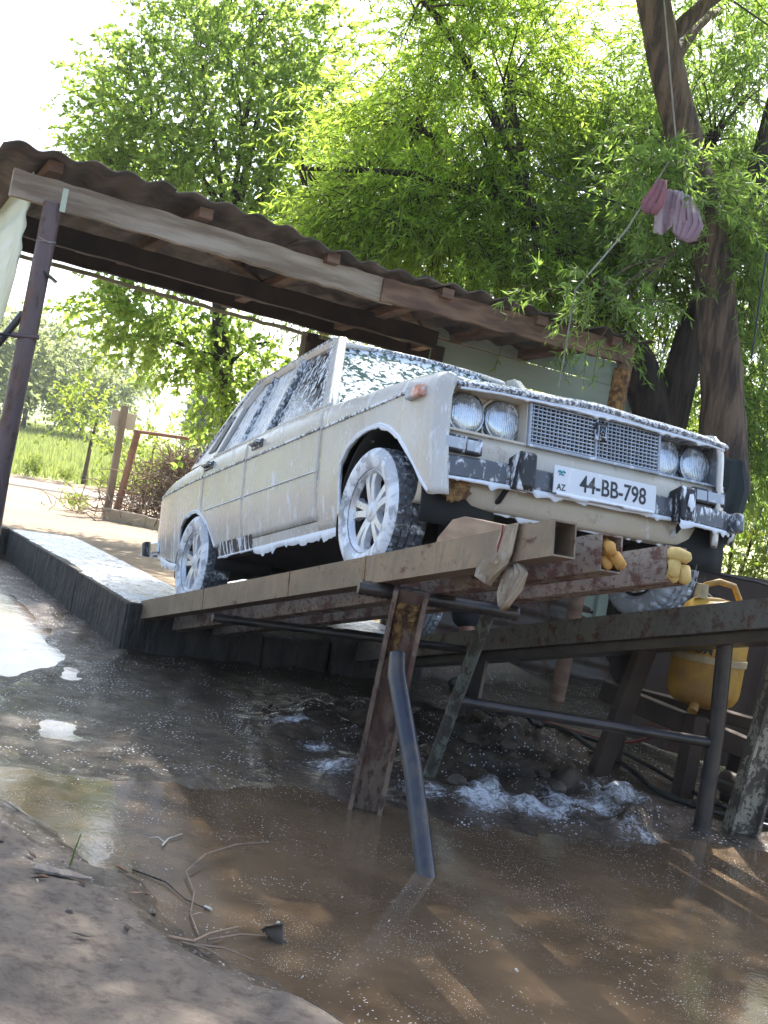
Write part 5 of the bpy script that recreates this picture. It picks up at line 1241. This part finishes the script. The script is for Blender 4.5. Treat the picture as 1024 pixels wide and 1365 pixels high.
# weeds at the kerb
def weed(loc, h, n, label, mat='shrub', group=None):
    o = thing('weed_clump', label, 'weeds', loc, group); x, y, z = loc
    crown('leaves', o, [((x, y, z + h * .5), (h * .8, h * .8, h * .5), 1.)], mat, n, 14, h * .28, h * .07, (h * .4, h * .8), -.3, loc, up=1.2, twigs=False, hollow_=0); return o
weed((-11.0, 1.85, -.1), .24, 45, 'bright green weed clump growing at the kerb by the brush pile'); weed((-11.3, 2.3, -.1), .2, 40, 'smaller weed clump between the kerb and the brush pile')
weed((-12.6, .75, -.1), .2, 40, 'low grass tuft at the foot of the road sign')
for k in range(16):
    y = -6.5 + k * .85; x = -22.9 - .20 * y + random.uniform(-.5, .5)
    weed((x, y, ground_z(x, y)), random.uniform(.18, .36), 60, 'leafy roadside weed clump along the meadow edge', 'shrub', 'weeds along the far road edge')
# meadow grass
n = 70000
gx_ = RNG.uniform(-75, -23, n) ; gy_2 = RNG.uniform(-8, 26, n); keep = (gx_ + .20 * gy_2 < -23.6)
gx_ = gx_[keep]; gy_2 = gy_2[keep]; n = len(gx_)
gzz = ground_fields(gx_[:, None], gy_2[:, None])[0][:, 0]
hgt = RNG.uniform(.12, .40, n) * (1 + .8 * fbm(gx_ * .3, gy_2 * .3, 2, 3)); wid = RNG.uniform(.02, .05, n)
ang = RNG.uniform(0, 6.28, n); lean = RNG.normal(0, .2, (n, 2))
V = np.zeros((n, 3, 3)); V[:, 0] = np.stack([gx_ - np.cos(ang) * wid, gy_2 - np.sin(ang) * wid, gzz - .02], -1); V[:, 1] = np.stack([gx_ + np.cos(ang) * wid, gy_2 + np.sin(ang) * wid, gzz - .02], -1)
V[:, 2] = np.stack([gx_ + lean[:, 0] * hgt, gy_2 + lean[:, 1] * hgt, gzz + hgt], -1)
mg = fast_mesh('meadow_grass', V.reshape(-1, 3), np.arange(n * 3).reshape(n, 3), M['meadow']); tag(mg, 'tall pale green meadow grass beyond the road', 'grass', kind='stuff')
# far trees
def far_tree(loc, h, r, label, mat='far_leaf', n=900, L_=.30, group='far trees behind the meadow', thin=1.):
    o = thing('field_tree', label, 'tree', loc, group); x, y, z = loc
    limb(o, [(x, y, z - .3), (x + .1, y, z + h * .35), (x, y + .1, z + h * .7)], .022 * h, .008 * h, 'bark', loc, 'trunk')
    ells = []
    for k in range(6):
        a = random.uniform(0, 6.28); ells.append(((x + r * .5 * math.cos(a), y + r * .5 * math.sin(a), z + h * random.uniform(.35, .8)), (r * .6, r * .6, h * .22), 1.))
    crown('crown', o, ells, mat, n, 9, L_, L_ * .55, (.3 * r, .5 * r), .3, loc, twigs=False); return o
far_tree((-56, 3.6, ground_z(-56, 3.6)), 5.6, 3.0, 'rounded dark green tree behind the meadow next to the carport post')
far_tree((-60, 7.6, ground_z(-60, 7.6)), 6.0, 3.2, 'tallest green tree of the clump across the meadow')
far_tree((-62, 11.0, ground_z(-62, 11)), 5.2, 3.0, 'pale loose tree at the right end of the meadow clump')
far_tree((-58, .2, ground_z(-58, .2)), 5.4, 3.0, 'green tree half hidden by the carport post across the meadow')
far_tree((-24.6, 3.4, ground_z(-24.6, 3.4)), 2.9, 1.0, 'young yellow-green tree left of the road sign', 'shrub', 130, .12, None)
far_tree((-22.8, 4.4, ground_z(-22.8, 4.4)), 2.1, 1.0, 'low yellow-green bush behind the pipe barrier', 'shrub', 150, .12, None)
po = thing('poplar_tree', 'slim grey-green poplar on the slope seen past the car roof', 'tree', (-53.5, 15.0, ground_z(-53.5, 15)))
pz = po.location.z
limb(po, [(-53.5, 15, pz - .2), (-53.5, 15, pz + 2), (-53.4, 15, pz + 5)], .15, .04, 'bark', po.location, 'trunk')
crown('crown', po, [((-53.5, 15, pz + 1.2 + k * .95), (.95 - .07 * k, .95 - .07 * k, .8), 1.) for k in range(6)], 'far_leaf', 900, 9, .22, .12, (.3, .6), -.3, po.location, up=1., twigs=False)
far_tree((-50, 17.2, ground_z(-50, 17.2)), 3.2, 1.6, 'small round tree on the slope right of the poplar', 'far_leaf', 600, .2)
for k in range(5):
    x = -78 + random.uniform(-6, 6); y = -14 + k * 4.2
    far_tree((x, y, ground_z(x, y) - .3), random.uniform(4, 6), 3.2, 'hazy tree of the far hedge line', 'far_leaf', 420, .36, 'hedge line far across the meadow')

# ================================================================== LITTER ON THE MUD
def gpt(x, y, dz=0): return Vector((x, y, max(ground_z(x, y), WATER_Z) + dz))
dw = thing('driftwood', 'flat grey piece of wood lying on the dry mud', 'wood', gpt(1.56, -2.19)); mb = MB(); G = []
for i in range(13):
    t = i / 12; x = -.075 + .15 * t; w = .024 * (1 - .75 * max(0, t - .5) * 2) * (1 + random.uniform(-.15, .15)); h = .016 * (1 - .6 * t)
    G.append([Vector((x * .42 - math.cos(a) * w * .9, x * .90 + math.cos(a) * w * .43, .006 + h * (.5 + .5 * math.sin(a)) * (1 + random.uniform(-.2, .2)))) for a in [k * 2 * math.pi / 9 for k in range(9)]])
mb.grid(G, closed=True); mb.f.append(tuple(range(9))); mb.f.append(tuple(range(108, 117))[::-1]); mb.build('piece', M['driftwood'], dw, smooth=50)
def twig(label, pts, r=.003, mat='twig', side=()):
    P = [gpt(x, y, r + dz) for x, y, dz in pts]; o = P[0].copy()
    t = thing('twig', label, 'twig', o); Q = []
    for i in range(len(P) - 1):
        for k in range(5): Q.append(P[i].lerp(P[i + 1], k / 5) - o)
    Q.append(P[-1] - o); MB().tube(Q, [r * (1.1 - .6 * i / len(Q)) for i in range(len(Q))], 6).build('stem', M[mat], t, smooth=60)
    for (pa, pb) in side: MB().tube([gpt(*pa) - o, (gpt(*pa).lerp(gpt(*pb), .5) - o) + Vector((0, 0, .01)), gpt(*pb) - o], [r * .8, r * .6, r * .4], 5).build('side_shoot', M[mat], t)
    return t
twig('long curved twig bridging the dry mud and the puddle', [(1.08, -1.42, .02), (1.15, -1.56, .03), (1.22, -1.68, .02), (1.35, -1.78, .01), (1.50, -1.80, .004), (1.66, -1.86, .004), (1.80, -1.88, .003)], .0035)
twig('forked dry branch lying at the edge of the puddle', [(1.96, -2.02, .004), (1.90, -1.93, .012), (1.82, -1.86, .014), (1.76, -1.76, .008)], .0045, side=[((1.90, -1.93, .01), (1.95, -1.78, .004)), ((1.84, -1.87, .01), (1.80, -1.68, .005)), ((1.93, -1.97, .008), (1.98, -1.86, .003))])
twig('short pale twig floating near the tip of the dry bank', [(1.10, -1.78, .004), (1.03, -1.74, .004), (.98, -1.68, .006)], .003, 'petal', side=[((1.06, -1.76, .004), (1.02, -1.80, .004))])
twig('thin dark root running along the dry bank', [(1.32, -1.93, .002), (1.42, -1.86, .004), (1.55, -1.84, .003), (1.62, -1.80, .003)], .0025, 'bark_dark')
twig('green grass stalk stuck up from the mud by the grey wood', [(1.42, -2.14, .0), (1.41, -2.13, .05), (1.40, -2.12, .085)], .0028, 'shrub')
sc = drape('cloth_scrap', 'small crumpled dark rag half in the water', 'rag', [(0, 0, .014), (.02, .02, .009), (.05, .04, .003)], [.02, .05, .03], (.4, .9, .1), 'stone', gpt(1.79, -1.70, .001), .006)
for k, (x, y, s_) in enumerate(((1.70, -1.98, .014), (1.83, -2.23, .012), (-.2, .3, .05), (.05, .35, .06), (.3, .25, .045), (-.6, .6, .07), (.28, -.25, .05), (1.25, -2.3, .01))):
    st = MB(); blob_mesh(st, (0, 0, 0), (s_, s_ * .8, s_ * .6), 8, .25); o = st.build('mud_clod', M['stone'], None, smooth=60); o.location = gpt(x, y, s_ * .2)
    tag(o, 'lumpy dark clod of mud on the wet ground', 'mud clod', 'mud clods')
pm = None
for k in range(22):
    x = random.uniform(1.1, 2.3); y = np.interp(x, [p[0] for p in BANK], [p[1] for p in BANK]) + random.uniform(-.5, .7)
    if pm is None:
        q = MB(); blob_mesh(q, (0, 0, 0), (.0042, .0032, .0012), 6, .4); o = q.build('fallen_petal', M['petal'], None, smooth=60); pm = o
    else: o = pm.copy(); COL.objects.link(o)
    sc_ = random.uniform(.6, 1.4); o.scale = (sc_, sc_, sc_); o.rotation_euler = (random.random(), random.random(), random.random() * 6); o.location = gpt(x, y, .003)
    tag(o, 'tiny white fallen blossom on mud or water', 'petal', 'fallen blossoms')
cb = MB().tube([(0, 0, 0), (.022, .012, 0)], .004, 8).build('cigarette_butt', M['petal'], None, smooth=50); cb.location = gpt(1.60, -1.80, .005); tag(cb, 'white cigarette butt on the mud beside the twig', 'cigarette butt')
for k in range(9):
    x = random.uniform(1.2, 2.2); y = np.interp(x, [p[0] for p in BANK], [p[1] for p in BANK]) - random.uniform(.05, .5)
    V, F_ = leaf_quads(np.array([[0, 0, .004]]), unit(np.array([[random.gauss(0, 1), random.gauss(0, 1), .08]])), np.array([[0., 0, 1]]), np.array([.05]), np.array([.016]))
    o = fast_mesh('fallen_leaf', V, F_, M['timber_dark' if k % 3 else 'timber_brown']); o.location = gpt(x, y, .004); o.modifiers.new('solid', 'SOLIDIFY').thickness = .001
    tag(o, 'dead brown leaf lying on the dry mud bank', 'leaf', 'dead leaves on the bank')

# ================================================================== PERSON behind the far track
def person(loc, rz_):
    o = thing('person', 'person in black knee-length shorts with bare shins standing behind the ramp', 'person', loc); o.rotation_euler = (0, 0, rz_)
    V = [(0, 0, .92), (0, .01, 1.10), (0, .03, 1.30), (0, .05, 1.42), (.0, .07, 1.50), (.0, .09, 1.60), (.0, .10, 1.70),
         (.10, 0, .86), (.22, .02, .48), (.27, -.03, .09), (.28, .10, .035), (-.10, 0, .86), (-.22, .02, .48), (-.27, -.03, .09), (-.28, .10, .035),
         (.19, .05, 1.38), (.25, .20, 1.14), (.20, .42, 1.10), (.19, .50, 1.10), (-.19, .05, 1.38), (-.26, .20, 1.16), (-.2, .42, 1.22), (-.19, .5, 1.24)]
    E_ = [(0, 1), (1, 2), (2, 3), (3, 4), (4, 5), (5, 6), (0, 7), (7, 8), (8, 9), (9, 10), (0, 11), (11, 12), (12, 13), (13, 14), (3, 15), (15, 16), (16, 17), (17, 18), (3, 19), (19, 20), (20, 21), (21, 22)]
    Rr = [.14, .13, .15, .10, .055, .095, .08, .095, .060, .040, .035, .095, .060, .040, .035, .06, .042, .032, .035, .06, .042, .032, .035]
    def skin(name, vids, eds, scale, mat, parent, extra=None):
        me = bpy.data.meshes.new(name); mp = {v: i for i, v in enumerate(vids)}
        me.from_pydata([V[v] for v in vids], [(mp[a], mp[b]) for a, b in eds], [])
        ob = bpy.data.objects.new(name, me); COL.objects.link(ob)
        ob.modifiers.new('skin', 'SKIN'); ob.modifiers.new('sub', 'SUBSURF').levels = 2
        for v, i in mp.items(): me.skin_vertices[0].data[i].radius = (Rr[v] * scale, Rr[v] * scale)
        me.skin_vertices[0].data[0].use_root = True
        bpy.context.view_layer.update(); m2 = bpy.data.meshes.new_from_object(ob.evaluated_get(bpy.context.evaluated_depsgraph_get())); bpy.data.objects.remove(ob)
        m2.materials.clear(); m2.materials.append(mat); m2.shade_smooth(); r_ = bpy.data.objects.new(name, m2); COL.objects.link(r_); r_.parent = parent; return r_
    skin('body', list(range(23)), E_, 1.0, M['skin'], o)
    V[8] = (.235, .012, .40); V[12] = (-.235, .012, .40); Rr[8] = .095; Rr[12] = .095; Rr[7] = .10; Rr[11] = .10
    skin('shorts', [0, 7, 8, 11, 12], [(0, 7), (7, 8), (0, 11), (11, 12)], 1.16, M['trousers'], o)
    skin('shirt', [1, 2, 3, 15, 16, 19, 20], [(1, 2), (2, 3), (3, 15), (15, 16), (3, 19), (19, 20)], 1.22, M['shirt'], o)
    hr = MB(); blob_mesh(hr, (0, .06, 1.67), (.10, .115, .105), 12, .03); hr.build('hair', M['wire'], o, smooth=80)
    for sx in (-1, 1):
        fo_ = MB(); blob_mesh(fo_, (.28 * sx, .05, .04), (.05, .13, .045), 10, .02); fo_.build('shoe', M['wire'], o, smooth=80)
        for q in range(5):
            b0 = Vector((.19 * sx + (q - 2) * .016, .52, 1.10 if sx > 0 else 1.24)); MB().tube([b0, b0 + Vector((0, .04, -.005)), b0 + Vector((0, .065 - abs(q - 2) * .006, -.03))], [.010, .009, .007], 7).build('finger', M['skin'], o, smooth=70)
    return o
person((-2.70, 1.24, ground_z(-2.70, 1.24)), math.pi + .45)

# ================================================================== HAZE
hz = MB().box((-180, 40, 27), (560, 600, 62)).build('haze', None)
hz['kind'] = 'stuff'; hz['label'] = 'thin bright summer haze over the fields'
hm_ = bpy.data.materials.new('haze'); hm_.use_nodes = True; hn = hm_.node_tree.nodes; hn.remove(hn['Principled BSDF'])
pv = hn.new('ShaderNodeVolumePrincipled'); pv.inputs['Color'].default_value = (.86, .92, 1, 1); pv.inputs['Density'].default_value = .0007; pv.inputs['Anisotropy'].default_value = .3
hm_.node_tree.links.new(pv.outputs[0], hn['Material Output'].inputs['Volume']); hz.data.materials.append(hm_)
